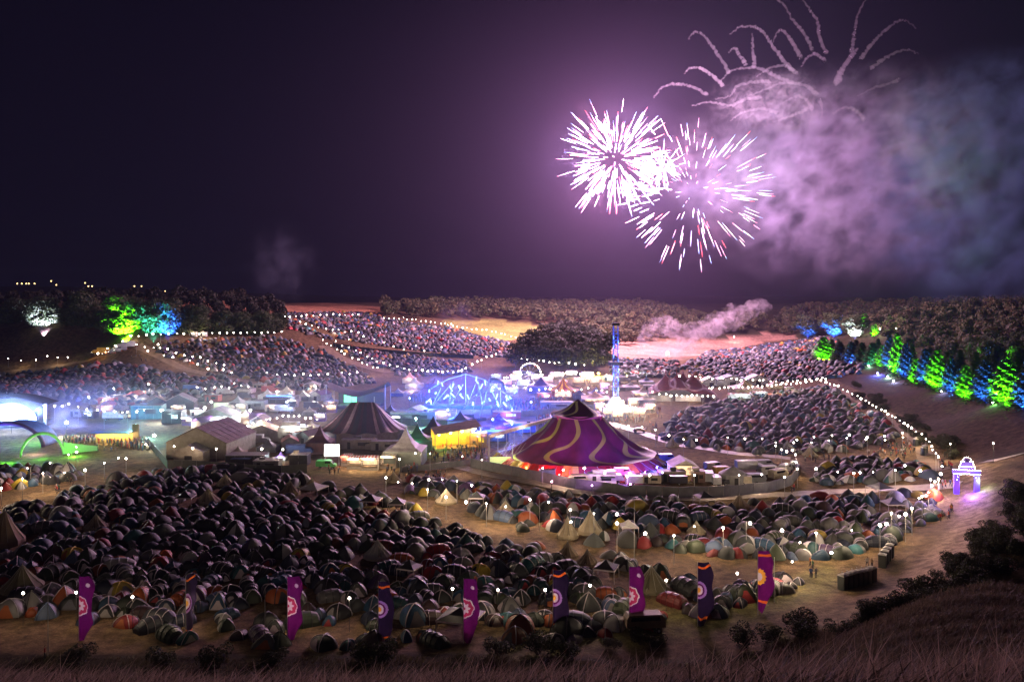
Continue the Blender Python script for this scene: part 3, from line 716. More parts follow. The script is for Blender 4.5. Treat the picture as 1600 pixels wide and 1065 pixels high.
for px, py, hp, lb in [(75,1025,102,'tall thin bare pole above the red clothed person'),(414,1010,90,'tall bare pole between two purple banners'),(1210,940,70,'bare pole beyond the sun banner'),(48,755,26,'short bare pole in the small left camp'),(1166,858,44,'bare pole standing in the lower camp'),(843,830,50,'bare pole beside the olive tent'),(991,870,92,'tall bare pole rising over the lower camp')]:
    p = at(px, py); pole(p, lb, hp / F * p.y)
# ------------------------------------------------------------------ the purple big top
pvc = mat('purple_pvc', (.155, .024, .085), .55, var=.35, scale=.22); pvcd = mat('maroon_pvc', (.045, .012, .022), .55, var=.1, scale=.3)
pvct = mat('pink_trim_pvc', (.38, .10, .20), .5, var=.1); yel = mat('yellow_pvc', (.42, .48, .10), .55, var=.12, scale=.4)
yel2 = mat('bright_yellow_pvc', (.62, .42, .05), .55, var=.1); redp = mat('red_pvc', (.30, .03, .03), .55, var=.1)
c0 = at(905, 735); c0 = Vector(((903-800)/F*228, 228, g1((903-800)/F*228, 228)))
bt = empty('big_top', c0, 0, 'large purple circus tent with yellow swirling stripes and peaked cupola', 'circus tent')
def btz(t): return 12.0 - 9.9 * (1 - (1 - t) ** 1.5)              # t 0 at the cupola rim, 1 at the eave
def btr(t): return 5.9 + 13.2 * t
RX = 1.13
def bts(t, a, lift=0.):
    sag = 1 - .030 * (1 - math.cos(a * 12)) * math.sin(PI * min(t, 1)) - .012 * (1 - math.cos(12 * a)) * t
    r = btr(t) * sag; return (r * math.cos(a) * RX, r * math.sin(a), btz(t) - .5 * (1 - math.cos(a * 12)) * math.sin(PI * t) * .6 + lift)
MB().grid(lambda u, v: bts(v, 2*PI*u), 144, 20).build('canopy', pvc, bt, smooth=True)
def skirt(u, v):
    a = 2*PI*u; x, y, z = bts(1, a); k = 1 + .11 * v + .012 * math.cos(a * 48); return (x * k, y * k, z * (1 - v) + .02)
MB().grid(skirt, 288, 4).build('side_wall', redp, bt, smooth=True)
# cupola: band, then the upper cone standing proud of it
MB().grid(lambda u, v: ((5.95 + .1*v) * math.cos(2*PI*u) * RX, (5.95 + .1*v) * math.sin(2*PI*u), 12.7 - .75*v), 96, 2).build('cupola_band', pvct, bt, smooth=True)
def cup(t, a, l=0.):
    r = .15 + 7.2 * t; k = 1 - .05 * (1 - math.cos(a * 4 + PI)) * t; return (r * k * math.cos(a) * RX, r * k * math.sin(a), 16.6 - 4.2 * (1 - (1 - t) ** 1.5) + .35 * math.cos(a*4 + PI) * t * t + l)
MB().grid(lambda u, v: cup(v, 2*PI*u), 96, 10).build('cupola_roof', pvcd, bt, smooth=True)
MB().tube([cup(1, 2*PI*k/96) for k in range(97)], .11, 6).build('cupola_edge', pvct, bt, smooth=True)
for k in range(4):
    a = PI/4 + k*PI/2
    MB().tube([cup(1, a), (cup(1, a)[0]*.96, cup(1, a)[1]*.96, 11.6)], [.25, .12], 6).build('cupola_corner_sleeve', redp, bt)
for k in range(9):
    a0 = -PI/2 - .95 + k * 2*PI/9
    def band(u, v, a0=a0):
        wv = .42 + .5 * v; a = a0 + .36 * math.sin(v * 2*PI * .95 + .6) * (.45 + .55*v) * 1.0
        r = btr(v); a += (u - .5) * 2 * wv / r; x, y, z = bts(v, a, .06); return (x * 1.004, y * 1.004, z)
    MB().grid(band, 6, 60).build('swirl_stripe', yel, bt, smooth=True)
    def tri(u, v, a0=a0):
        a = a0 + .36 * math.sin(2*PI*.95 + .6) + (u - .5) * (.17 + .02*v) ; x, y, z = skirt((a % (2*PI)) / (2*PI), v); return (x*1.012, y*1.012, z + .03 - .04*v)
    MB().grid(tri, 8, 4).build('skirt_panel', yel2, bt)
    def cs(u, v, a0=a0): a = a0 + .5 + .30*math.sin(v*4.5) + (u-.5)*.16/(v+.12)*.6; return cup(.08 + .92*v, a, .05)
    if k % 2 == 0: MB().grid(cs, 3, 20).build('cupola_swirl', yel, bt, smooth=True)
for k in range(40):
    a = 2*PI*k/40; x, y, z = bts(1, a); MB().tube([(x*1.01, y*1.01, z), (x*1.24, y*1.24, .02)], .05, 4).build('guy_rope', ropem, bt)
for k in range(4):
    a = PI/4 + PI/2*k; MB().tube([(2*math.cos(a), 2*math.sin(a), 0), (.2*math.cos(a), .2*math.sin(a), 16.4)], .18, 6).build('king_pole', steelm, bt)
RED, BLU, MAG, PUR, GRN = (1, .06, .03), (.05, .09, 1), (1, .05, .5), (.35, .05, 1), (.1, 1, .05)
LW_ = 2.4
def flood(px, py, h, col, watt, label, r=.35, vis=0., es=30, cat='flood lamp', aim=None):
    """a working lamp: short stand, head and its light"""
    p = at(px, py, h); D = p.y; z = CZ - (py - HZ) / F * D; hh = max(.4, z - p.z)
    o = empty('flood_lamp', p, 0, label, cat)
    MB().tube([(0, 0, 0), (0, 0, hh)], .05, 5).build('stand', wirem, o)
    hm = mat('lamp_glass_%d_%d_%d' % tuple(int(c*9) for c in col), (1, 1, 1), emit=tuple(.35 + .65*c for c in col), es=es)
    b_ = link('lamp_head', BULBW, o, (0, 0, hh)); b_.material_slots[0].link = 'OBJECT'; b_.material_slots[0].material = hm; b_.scale = ((vis or r) * .55,) * 3
    lamp((0, -.3, hh + .15), col, watt * LW_ * (.8 if aim else 1), r, o, 80 if aim else None, aim); return o
BULBW = BULB.copy()
for px, py, col, wt_, lb in [(803,722,RED,3200,'red uplight at the left corner of the purple tent'),(822,730,(1,.25,.03),2600,'orange uplight beside the red one on the purple tent'),(848,736,RED,3400,'red uplight left of the tent front'),(874,741,RED,3800,'red uplight below the second yellow stripe'),
    (915,743,BLU,5000,'blue uplight at the middle of the tent front'),(933,744,BLU,2600,'second blue uplight beside the white cabin'),(956,742,RED,2600,'red uplight before the third yellow stripe'),(984,740,MAG,1700,'magenta uplight at the tent front right'),(1008,737,PUR,3200,'violet uplight at the right corner of the tent'),(1026,730,BLU,2600,'blue uplight beyond the right tent corner')]:
    flood(px, py, 1.0, col, wt_ * (.28 if col[0] == 1 else .75), lb, .3, .2, 12)

for px, py, col, wt_, lb in [(862,752,(1,.35,.5),4200,'pink fill lamp added by the fence left of the tent front'),(925,758,(.75,.3,1),4200,'lilac fill lamp added by the white cabin'),(985,756,(.55,.2,1),5200,'violet fill lamp added by the flat trailer'),(1035,738,(.3,.15,1),4000,'deep violet fill lamp added right of the tent')]:
    flood(px, py, 3.0, col, wt_ * .8, lb, .4, .3, 12, aim=((903 - px) * .05, 22, 9))  # added fill floods aimed at the canopy to brighten its front
# ------------------------------------------------------------------ other tents
def colm(name, c, rough=.6, var=.28): return mat(name, c, rough, var=var, scale=.7)
drk, wht, mar, grn_, gry, crm, blk, prp, redc, blc = (colm('dark_pvc', (.035,.028,.035)), colm('white_pvc', (.50,.48,.47)), colm('maroon_stripe_pvc', (.085,.022,.032)), colm('bottle_green_pvc', (.02,.045,.035)),
  colm('grey_pvc', (.26,.25,.25)), colm('cream_pvc', (.50,.42,.30)), colm('black_pvc', (.02,.02,.022)), colm('violet_pvc', (.10,.04,.16)), colm('scarlet_pvc', (.38,.05,.035)), colm('blue_pvc', (.06,.10,.30)))
pinkp = colm('pink_stripe_pvc', (.50,.28,.30)); beige = colm('beige_wall', (.34,.29,.24)); greyw = colm('grey_panel', (.22,.22,.21), .5); woodm = colm('plywood', (.26,.17,.09))
warmlit = mat('glow_warm_interior', (.6,.5,.4), emit=(1,.68,.36), es=.9, patch=1.1); coldlit = mat('glow_cold_interior', (.6,.6,.6), emit=(.85,.95,1), es=.8, patch=1.)  # self-glowing surfaces stand in for lamplit walls and counters
redlit = mat('lit_red_sign', (.5,.1,.1), emit=(1,.18,.08), es=2.2); bluelit = mat('lit_blue_screen', (.1,.2,.5), emit=(.12,.30,1), es=2.2); grnlit = mat('lit_green_screen', (.1,.5,.2), emit=(.2,1,.5), es=1.8)
yellit = mat('glow_yellow_interior', (.6,.5,.1), emit=(1,.70,.05), es=.9, patch=1.2)
def foot(px, py): return at(px, py)
def pagoda(px, py, wpx, hpx, roofm, wallm, label, lights=None, open_=False, stripe=None):
    p = foot(px, py); k = p.y / F; w_ = wpx * k; h = hpx * k; eave = h * .42
    root = empty('pagoda_tent', p, rnd.uniform(-.15, .15), label, 'peaked tent', 'peaked pagoda tents of the festival village')
    prof = [(.06, h), (w_*.06, h*.90), (w_*.14, h*.76), (w_*.27, h*.61), (w_*.45, h*.49), (w_*.70, eave)]
    MB().lathe(prof, 4 if not stripe else 16, a0=PI/4, mats=[0, 1] * 8 if stripe else None).build('roof', [roofm, stripe] if stripe else roofm, root)
    for q, (x, y, rz) in enumerate(((0, w_/2*.96, 0), (w_/2*.96, 0, PI/2), (-w_/2*.96, 0, PI/2), (0, -w_/2*.96, 0))):
        if open_ and q == 3: continue
        MB().box(x, y, .02, w_*.96, .05, eave-.05, rz=rz).build('side_wall', wallm, root)
    for sx in (-1, 1): MB().tube([(sx*w_*.485, -w_*.485, 0), (sx*w_*.485, -w_*.485, eave)], .05, 5).build('leg', steelm, root)
    MB().tube([(0, 0, h-.2), (0, 0, h*1.06)], .04, 4).build('finial', steelm, root)
    if open_:
        MB().box(0, w_*.2, eave*.12, w_*.7, .3, eave*.6).build('glowing_counter', warmlit, root); lamp((0, 0, eave*.8), WARM, 700, .3, root)
    if lights: lamp((0, -w_*.6, eave+.5), lights, 900, .3, root)
    return root
def marquee(px, py, wpx, dm, eave, ridge, roofm, wallm, label, rz=0., ribs=None, lit=None, watt=900, col=WARM, cat='marquee', name='marquee_tent'):
    """gable facing the camera; wpx = front width in photo pixels, dm = depth in metres"""
    p = foot(px, py); w_ = wpx * p.y / F
    root = empty(name, p + Vector((0, dm/2, 0)), rz, label, cat, 'frame marquees of the festival village' if name == 'marquee_tent' else None)
    root.location.z = p.z
    s = MB(); h = w_/2 + .25
    s.add([(-h, -dm/2-.2, eave-.1), (0, -dm/2-.2, ridge), (0, dm/2+.2, ridge), (-h, dm/2+.2, eave-.1), (h, -dm/2-.2, eave-.1), (h, dm/2+.2, eave-.1),
           (-h, -dm/2-.2, eave-.22), (0, -dm/2-.2, ridge-.12), (0, dm/2+.2, ridge-.12), (-h, dm/2+.2, eave-.22), (h, -dm/2-.2, eave-.22), (h, dm/2+.2, eave-.22)],
          [(0,1,2,3),(1,4,5,2),(6,9,8,7),(7,8,11,10),(0,6,7,1),(1,7,10,4),(3,2,8,9),(2,5,11,8),(0,3,9,6),(4,10,11,5)])
    s.build('roof', roofm, root)
    wl = MB(); 
    for y in ((-dm/2, dm/2) if not lit else (dm/2,)): wl.add([(-w_/2, y, 0), (w_/2, y, 0), (w_/2, y, eave-.2), (0, y, ridge-.2), (-w_/2, y, eave-.2)], [(0,1,2,3,4)])
    for x in (-w_/2, w_/2): wl.add([(x, -dm/2, 0), (x, dm/2, 0), (x, dm/2, eave-.2), (x, -dm/2, eave-.2)], [(0,1,2,3)])
    wl.build('walls', wallm, root)
    if ribs:
        rb = MB(); n = max(3, int(dm/3))
        for i in range(n+1):
            y = -dm/2 + dm*i/n
            for a, b in (((-h, eave-.1), (0, ridge)), ((0, ridge), (h, eave-.1))): rb.tube([(a[0], y, a[1]+.04), (b[0], y, b[1]+.04)], .06, 4)
        for f in (.33, .66):
            for sx in (-1, 1): rb.tube([(sx*h*f, -dm/2, ridge+(eave-ridge)*f+.04), (sx*h*f, dm/2, ridge+(eave-ridge)*f+.04)], .04, 4)
        rb.build('roof_rib', ribs, root)
    if lit:
        MB().box(0, dm*.15, .05, w_*.82, .2, eave*.72).build('glowing_back_wall', lit, root); lamp((0, -dm*.4, eave*.75), col, watt, .4, root)
    else:
        MB().box(0, -dm/2-.04, .02, min(3, w_*.25), .05, eave*.65).build('doorway', blackm, root)
    return root
def cabin(px, py, wpx, dm, h, m, label, rz=0., sign=None, lit=None, cat='cabin', name='site_cabin', watt=600, col=WARM):
    p = foot(px, py); w_ = wpx * p.y / F
    root = empty(name, p, rz, label, cat, 'cabins and units on the festival site' if name == 'site_cabin' else None)
    MB().box(0, dm/2, .15, w_, dm, h-.15).build('body', m, root)
    MB().box(0, dm/2, h, w_+.15, dm+.15, .12).build('roof', gry, root)
    MB().box(-w_*.28, -.03, .2, min(.9, w_*.3), .05, min(2., h*.75)).build('door', blackm, root)
    MB().box(w_*.15, -.03, h*.42, w_*.34, .05, h*.32).build('window', lit or blackm, root)
    for i in range(1, max(2, int(w_/2.4))): MB().box(-w_/2 + w_*i/max(2, int(w_/2.4)), -.02, .15, .08, .06, h-.2).build('panel_seam', greyw, root)
    rq = random.Random(px*7+py)
    if rq.random() < .6: MB().box(rq.uniform(-.3, .3)*w_, dm*.6, h+.12, rq.uniform(.8, 1.8), 1.0, rq.uniform(.4, .8)).build('roof_unit', rq.choice([greyw, blk, beige]), root)
    if rq.random() < .5: MB().box(rq.uniform(-.2, .2)*w_, -.9, h*.8, w_*.5, 1.8, .08).build('awning', rq.choice([redc, crm, blc, grn_]), root)
    if sign: MB().box(0, -.06, h+.14, w_*.8, .1, .55).build('sign_board', sign, root)
    if lit: lamp((0, -1.5, h*.85), col, watt, .3, root)
    return root
def stall(px, py, wpx, h, label, cm=None, lit=warmlit, col=WARM, watt=1300, roofm=None):
    p = foot(px, py); w_ = wpx * p.y / F; cm = cm or beige
    root = empty('food_stall', p, rnd.uniform(-.1, .1), label, 'food stall', 'lit food stalls and bars')
    b_ = MB(); b_.box(0, 2.4, 0, w_, .1, h); b_.box(-w_/2, 1.2, 0, .1, 2.5, h); b_.box(w_/2, 1.2, 0, .1, 2.5, h); b_.box(0, 0, 0, w_, .15, 1.05); b_.build('hull', cm, root)
    MB().box(0, 2.3, 1.1, w_*.92, .08, h-1.5).build('glowing_menu_wall', lit, root)
    MB().box(0, -.05, 1.06, w_*1.02, .5, .06).build('counter', woodm, root)
    a = MB(); n = 10
    for i in range(n):
        x0, x1 = -w_/2 + w_*i/n, -w_/2 + w_*(i+1)/n; a.add([(x0, 2.5, h+.35), (x1, 2.5, h+.35), (x1, -1.1, h-.25), (x0, -1.1, h-.25)], [(0,1,2,3)], i % 2)
    a.build('awning', [roofm or redc, wht], root)
    MB().box(0, -1.15, h-.2, w_*.9, .08, .5).build('sign_board', lit, root)
    lamp((0, .6, h-.4), col, watt*.15, .3, root); lamp((0, -1.8, h+.6), col, watt*.6, .3, root)
    return root

# striped twin-mast tent
p = Vector(((567-800)/F*264, 264, g1((567-800)/F*264, 264)))
st = empty('striped_big_top', p, 0, 'dark circus tent with maroon and pink stripes and two masts', 'circus tent')
def sts(t, a):
    ex, ey = 14.2 * math.cos(a), 12.0 * math.sin(a); tx = 3.6 * max(-1, min(1, math.cos(a) * 1.6)); s = t ** .92
    return (tx * (1 - s) + ex * s, ey * s * 1.0, 11.4 - 7.9 * (1 - (1 - t) ** 1.45) - .25 * (1 - math.cos(a*14)) * t)
MB().grid(lambda u, v: sts(v, 2*PI*u), 140, 14, mf=lambda u, v: [0, 1, 0, 0, 2, 0, 1][int(u * 56 + (3 if False else 0)) % 7] if not (.86 < u or u < .06) else int(u * 70) % 2 * 2).build('canopy', [mar, drk, pinkp], st, smooth=True)
def stw(u, v): x, y, z = sts(1, 2*PI*u); return (x*.985, y*.985, z * (1-v))
MB().grid(stw, 96, 2, mf=lambda u, v: 0 if u < .55 or u > .9 else 1 if u < .68 else 0).build('side_wall', [beige, blc], st, smooth=True)
for x in (-3.6, 3.6): MB().tube([(x, 0, 0), (x, 0, 13.1)], [.2, .12], 6).build('mast', steelm, st)
for k in range(26):
    if k % 2 == 0 and 13 < k < 26: MB().tube([sts(1, 2*PI*k/26), (sts(1, 2*PI*k/26)[0]*1.15, sts(1, 2*PI*k/26)[1]*1.15, 0)], .04, 4).build('guy_rope', ropem, st)
for (px, py, c_, lb) in [(508,672,BLU,'blue lamp under the left eave of the striped tent'),(520,676,RED,'red lamp at the door of the striped tent'),(532,678,(.2,.6,1),'pale blue lamp at the door of the striped tent')]:
    flood(px, py, 2, c_, 1200, lb, .25, .25, 8)

# four-peak red tent
p = at(1070, 627); kx = p.y / F
rt = empty('four_peak_tent', p + Vector((0, 9, 0)), -.10, 'dark red festival tent with four pointed peaks and pale swirls', 'circus tent')
RW, RD = 104*kx, 19.
pk = [(-.23, -.1), (-.07, -.16), (.05, .18), (.19, 0)]
def rth(u, v):
    x, y = (u-.5), (v-.5); e = max(0, 1 - (abs(x)*2) ** 2.2) * max(0, 1 - (abs(y)*2) ** 2.2)
    hgt = 2.6 + 4.4 * e ** .6
    for a, b in pk: d = math.hypot((x-a)*RW, (y-b)*RD); hgt = max(hgt, 12.1 - 5.6 * min(1, d/9) ** .42 - .32 * d)
    return (x*RW, y*RD, hgt)
def rtm(u, v):
    x, y = (u-.5)*RW, (v-.5)*RD
    for k in range(3):
        if abs(math.hypot(x + 7 - k*6, (y + 6 - k)) - 4.2) < .45 and x < -2 + k*6: return 1
    return 0 if u > .16 or v < .1 else 1 if int((u*30)) % 2 else 0
rtr = colm('deep_red_pvc', (.20, .028, .035))
MB().grid(rth, 110, 60, mf=rtm).build('canopy', [rtr, pinkp], rt, smooth=True)
for k, (a, b) in enumerate(pk): MB().tube([(a*RW, b*RD, 11), (a*RW, b*RD, 13.6)], [.22, .05], 6).build('peak_spike', rtr, rt)
wl = MB(); wl.box(0, RD/2-.2, 0, RW*.96, .08, 2.6); wl.box(-RW/2+.2, 0, 0, .08, RD*.96, 2.6); wl.box(RW/2-.2, 0, 0, .08, RD*.96, 2.6); wl.box(-RW*.32, -RD/2+.2, 0, RW*.3, .08, 2.5); wl.build('side_wall', gry, rt)
MB().box(RW*.08, -RD/2+.1, .1, RW*.38, .1, 2.5).build('white_front_wall', wht, rt)
for x in (-.48, -.3, -.15, .3, .48): MB().tube([(x*RW, -RD/2-.2, 0), (x*RW, -RD/2-.2, 2.7)], .07, 5).build('leg', steelm, rt)
lamp((3, -RD/2-4, 3.5), WARM, 1500, .3, rt); lamp((-8, -RD/2-4, 3.5), WARM, 1200, .3, rt)

# dark saddle-shaped stage canopy with green screen
p = at(556, 640); k = p.y / F
sg = empty('stage_canopy', p + Vector((0, 7, 0)), 0, 'dark saddle shaped stage canopy glowing green inside', 'stage')
SW = 92*k
def sad(u, v): x = (u-.5)*SW; y = (v-.5)*15; return (x, y, 6.6 + 4.2 * (abs(u-.5)*2) ** 1.6 * (1 - .3*v) - 1.5 * (abs(v-.5)*2) ** 2)
MB().grid(sad, 30, 12).build('canopy', drk, sg, smooth=True)
for sx in (-1, 1): MB().tube([(sx*SW*.5, -7.4, 0), (sx*SW*.5, -7.4, 9.9)], .16, 6).build('mast', steelm, sg); MB().tube([(sx*SW*.5, 7.4, 0), (sx*SW*.5, 7.4, 8)], .16, 6).build('mast', steelm, sg)
MB().box(0, 5, 0, SW*.8, .3, 5.6).build('back_cloth', drk, sg); MB().box(-SW*.18, 3.4, 1.6, SW*.22, .2, 3.6).build('green_screen', grnlit, sg)
MB().box(0, 0, 0, SW*.7, 9, 1.2).build('stage_deck', blackm, sg); lamp((-SW*.15, 0, 4), (.3, 1, .6), 2500, .4, sg)

marquee(312, 716, 98, 20, 4.4, 8.6, colm('pinkish_marquee_roof', (.24,.17,.17)), beige, 'large frame marquee with pale ribbed roof at left', rz=-.1, ribs=wht)
marquee(294, 724, 46, 5, 3.2, 5.0, gry, beige, 'small porch marquee joined before the ribbed marquee')
marquee(333, 668, 58, 9, 4.2, 6.6, colm('pale_roof', (.42,.42,.40)), greyw, 'pale roofed marquee behind bright work lamps', lit=coldlit, col=(.95,1,1), watt=2500)
marquee(403, 690, 52, 9, 3.0, 5.2, crm, beige, 'cream roofed marquee beside the ribbed marquee', rz=.2)
cabin(458, 692, 48, 5, 4.6, beige, 'two storey pale unit with brilliant white light', sign=coldlit, lit=coldlit, watt=2600, col=(.95,1,.96))
cabin(436, 636, 50, 6, 4.2, blk, 'long black container with blue screen on its side', sign=bluelit)
cabin(398, 640, 30, 5, 3.4, gry, 'grey cabin behind the white flood lamp')
cabin(345, 692, 40, 4, 2.8, greyw, 'teal fronted low unit behind the ribbed marquee', lit=coldlit, col=(.6,1,.9))
cabin(228, 655, 46, 6, 5.0, colm('teal_panel', (.03,.10,.10)), 'tall teal painted block behind the star shaped lamp', rz=.1)
cabin(268, 662, 30, 5, 4.5, blk, 'dark scaffold block with a small white screen', lit=coldlit, col=(.8,1,1))
cabin(382, 727, 60, 5, 2.6, blk, 'low black unit along the fence left of the green van')
cabin(466, 728, 28, 4, 2.8, blk, 'black box bar beside the green van')
cabin(415, 735, 40, 4, 2.4, greyw, 'grey green low unit by the tall lamp pole')
cabin(602, 704, 46, 3, 2.6, beige, 'long beige site hoarding unit below the striped tent')
cabin(560, 702, 54, 3, 2.8, beige, 'long pale wall unit right below the striped tent')
pagoda(500, 706, 42, 42, colm('brown_maroon_pvc', (.10,.04,.05)), colm('dusty_pink_wall', (.20,.09,.10)), 'small dark maroon peaked tent before the striped tent')
pagoda(634, 724, 60, 57, colm('silver_pvc', (.42,.40,.42)), colm('sage_wall', (.10,.12,.10)), 'silver grey peaked tent with pale valance')
pagoda(652, 703, 48, 42, grn_, drk, 'dark green peaked tent tucked behind the silver one', lights=(.2, 1, .5))
pagoda(677, 688, 50, 38, drk, mar, 'black peaked tent with white edged roof beside the yellow stage')
pagoda(779, 672, 60, 26, prp, prp, 'violet peaked tent ringed with small orange lamps', lights=(1, .4, .3))
pagoda(719, 665, 38, 24, drk, beige, 'small dark peaked tent behind the yellow stage')
pagoda(880, 622, 38, 32, redc, redc, 'orange and red striped carousel tent in the funfair', stripe=goldc, lights=(1, .35, .1), open_=True)
pagoda(845, 612, 40, 24, prp, blc, 'violet and blue peaked tent left of the carousel', lights=(.3, .3, 1))
pagoda(930, 628, 44, 18, colm('salmon_pvc', (.42,.20,.14)), crm, 'salmon roofed round bar beside the drop tower', open_=True)
pagoda(1005, 618, 34, 14, crm, crm, 'pale low tent left of the four peak tent', open_=True)
pagoda(1165, 614, 46, 22, colm('tan_pvc', (.45,.34,.22)), beige, 'tan double peaked tent beyond the four peak tent')
pagoda(648, 606, 26, 16, wht, wht, 'white peaked tent behind the blue dance arena', lights=WARM)
pagoda(640, 598, 20, 18, pinkp, wht, 'pink lit peaked tent behind the white one', lights=(1, .7, .6))
pagoda(680, 604, 22, 14, wht, redc, 'red and white striped peaked tent beside the arena', stripe=redc)
marquee(236, 640, 34, 8, 2.8, 5.2, colm('orange_stripe_roof', (.45,.16,.07)), drk, 'orange and white striped roof at the far left arena', rz=.5, ribs=wht)
marquee(275, 640, 46, 9, 3, 6, gry, drk, 'dark grey roofed tent behind the striped roof', rz=.2)
marquee(1145, 603, 50, 9, 3, 5.2, colm('ice_blue_roof', (.45,.50,.62)), wht, 'pale blue marquee row behind the red tent', ribs=wht)
marquee(1112, 603, 28, 7, 2.6, 4.6, wht, wht, 'white marquee behind the red tent peaks')
marquee(1185, 601, 30, 8, 3, 5, wht, wht, 'white marquee at the right end of the pale row')
stall(1157, 627, 38, 3.0, 'pale green lit stall at the edge of the crowd field', lit=coldlit, col=(.9,1,.8), watt=1500)
stall(1188, 622, 22, 2.6, 'small lit stall right of the pale green one', lit=coldlit, col=(.9,1,.85), watt=1200)
stall(553, 733, 22, 2.8, 'orange lit stall beside the white screen', lit=warmlit, watt=1700)
stall(577, 735, 26, 3.2, 'brightest burger stall with scalloped awning', lit=warmlit, watt=2300)
stall(606, 732, 24, 3.2, 'second bright stall right of the burger stall', lit=warmlit, watt=1500, roofm=crm)
stall(541, 728, 16, 2.6, 'small red lit stall left of the orange one', lit=redlit, col=(1,.45,.3), watt=1000)
for i, (px, py, w_, lb, c_) in enumerate([(952,652,20,'bright stall directly below the drop tower',WARM),(966,657,18,'white glowing stall in the bright stall row',(1,.9,.75)),(982,650,18,'bright stall with the tallest glow in the row',(1,.92,.8)),(1000,652,18,'warm stall at the right of the bright row',WARM),(1016,645,16,'last stall of the bright row near the field tents',WARM),(938,644,16,'stall tucked behind the purple cupola',WARM),(990,636,16,'small stall behind the bright row',(1,.85,.6))]):
    stall(px, py, w_, 3.2, lb, lit=warmlit, col=c_, watt=3200)
fun = [(790,605,20,(1,.5,.4),'pink lit fairground booth at the funfair left end'),(805,598,18,(1,.8,.6),'white lit booth behind the blue arena'),(818,606,20,(.6,.7,1),'blue white booth before the arched ride'),(838,596,18,(1,.75,.7),'pale booth behind the violet tent'),(856,601,18,(1,.5,.5),'rosy booth left of the carousel'),(870,592,22,(1,.85,.7),'cream lit booth behind the carousel'),(893,590,18,(1,.9,.8),'white lit booth above the carousel roof'),(905,602,18,(1,.6,.4),'orange lit booth right of the carousel'),(918,592,20,(1,.95,.9),'brilliant booth left of the drop tower'),(930,602,16,(1,.7,.5),'warm booth beside the drop tower foot'),(775,596,16,(.5,.6,1),'blue booth at the back of the arena'),(880,607,14,(1,.3,.2),'red booth under the carousel'),(945,612,14,(.9,.5,1),'lilac booth beyond the tower foot'),(800,618,20,(.4,.5,1),'blue lit booth near the crane ride'),(770,612,16,(.4,.5,1),'low blue booth behind the crane ride')]
for px, py, w_, c_, lb in fun:
    lm = mat('booth_glow_%d' % (px), (.5,.5,.5), emit=tuple(c**1.5 for c in c_), es=.8, patch=1.0)
    stall(px, py, w_, 3.4, lb, lit=lm, col=c_, watt=3600, roofm=rnd.choice([redc, blc, prp, crm]))

# yellow-lit stage house
p = at(712, 705); k = p.y / F
yh = empty('yellow_stage_house', p + Vector((0, 3, 0)), .28, 'long open fronted barn lit brilliant yellow inside', 'bar')
YW = 74*k; s = MB(); s.add([(-YW/2, -3, 5.2), (YW/2, -3, 7), (YW/2, 4, 8), (-YW/2, 4, 6.2), (-YW/2, -3, 5.0), (YW/2, -3, 6.8), (YW/2, 4, 7.8), (-YW/2, 4, 6.0)], [(0,1,2,3),(7,6,5,4),(0,4,5,1),(1,5,6,2),(2,6,7,3),(3,7,4,0)]); s.build('roof', woodm, yh)
MB().box(0, 3.4, 0, YW, .2, 5.8).build('back_wall', colm('yellow_wall', (.60,.42,.05)), yh); MB().box(0, .5, 0, YW, 6, .9).build('deck', woodm, yh)
for i in range(5): MB().box(-YW/2 + YW*i/4, -2.8, 0, .25, .25, 5.3 + i*.4).build('post', woodm, yh)
for i in range(4):
    b_ = link('hanging_lamp', BULBW, yh, (-YW/2 + YW*(i+.5)/4, .2, 4.6 + i*.35)); b_.material_slots[0].link = 'OBJECT'; b_.material_slots[0].material = mat('yellow_bulb', (1,1,1), emit=(1,.72,.15), es=12); b_.scale = (.42,)*3
    lamp((-YW/2 + YW*(i+.5)/4, -.6, 4.2 + i*.35), (1, .62, .06), 1600, .4, yh)
lamp((-YW*.4, -5, 3), (.4, 1, .2), 800, .3, yh)

# covered walkway and lit panels beside the purple tent
p = at(783, 729); k = p.y / F
wk = empty('covered_walkway', p, 0, 'pale canvas walkway with ropes beside the purple tent', 'walkway')
q = at(862, 690) - p
MB().box(-3.2, .2, 0, .5, 1.0, 8.0).build('end_post', greyw, wk); MB().box(3.0, .2, 0, .25, .6, 6.2).build('end_post', greyw, wk)
m_ = MB(); m_.add([(-3.4, 0, 8.2), (-3.4, 2.2, 8.2), (q.x, q.y+1, 7.6), (q.x, q.y-1, 7.6), (-3.4, 0, 7.4), (-3.4, 2.2, 7.4), (q.x, q.y+1, 6.8), (q.x, q.y-1, 6.8)], [(0,1,2,3),(0,3,7,4),(1,5,6,2),(4,7,6,5),(0,4,5,1)])
m_.build('canvas_roof', crm, wk)
for i in range(9): t_ = i/8; MB().tube([(-3.2 + (q.x+3.2)*t_, q.y*t_, 0), (-3.2 + (q.x+3.2)*t_, q.y*t_, 7.2)], .08, 5).build('post', steelm, wk)
for i in range(6): MB().tube([(-1.6 + i*.75, .4, .4), (1.6 + i*1.0, 4, 5.6)], .05, 4).build('slanting_rope', wht, wk)
MB().box(-.2, .6, .3, 5.6, .1, 2.2).build('green_lit_panel', mat('lit_yellow_green_panel', (.4,.5,.2), emit=(.75,.85,.35), es=.8), wk)
lamp((1, -1, 5.5), (1, .95, .6), 1200, .3, wk); lamp((q.x*.5, q.y*.5-1.5, 8.6), (1, .85, .7), 1200, .3, wk)

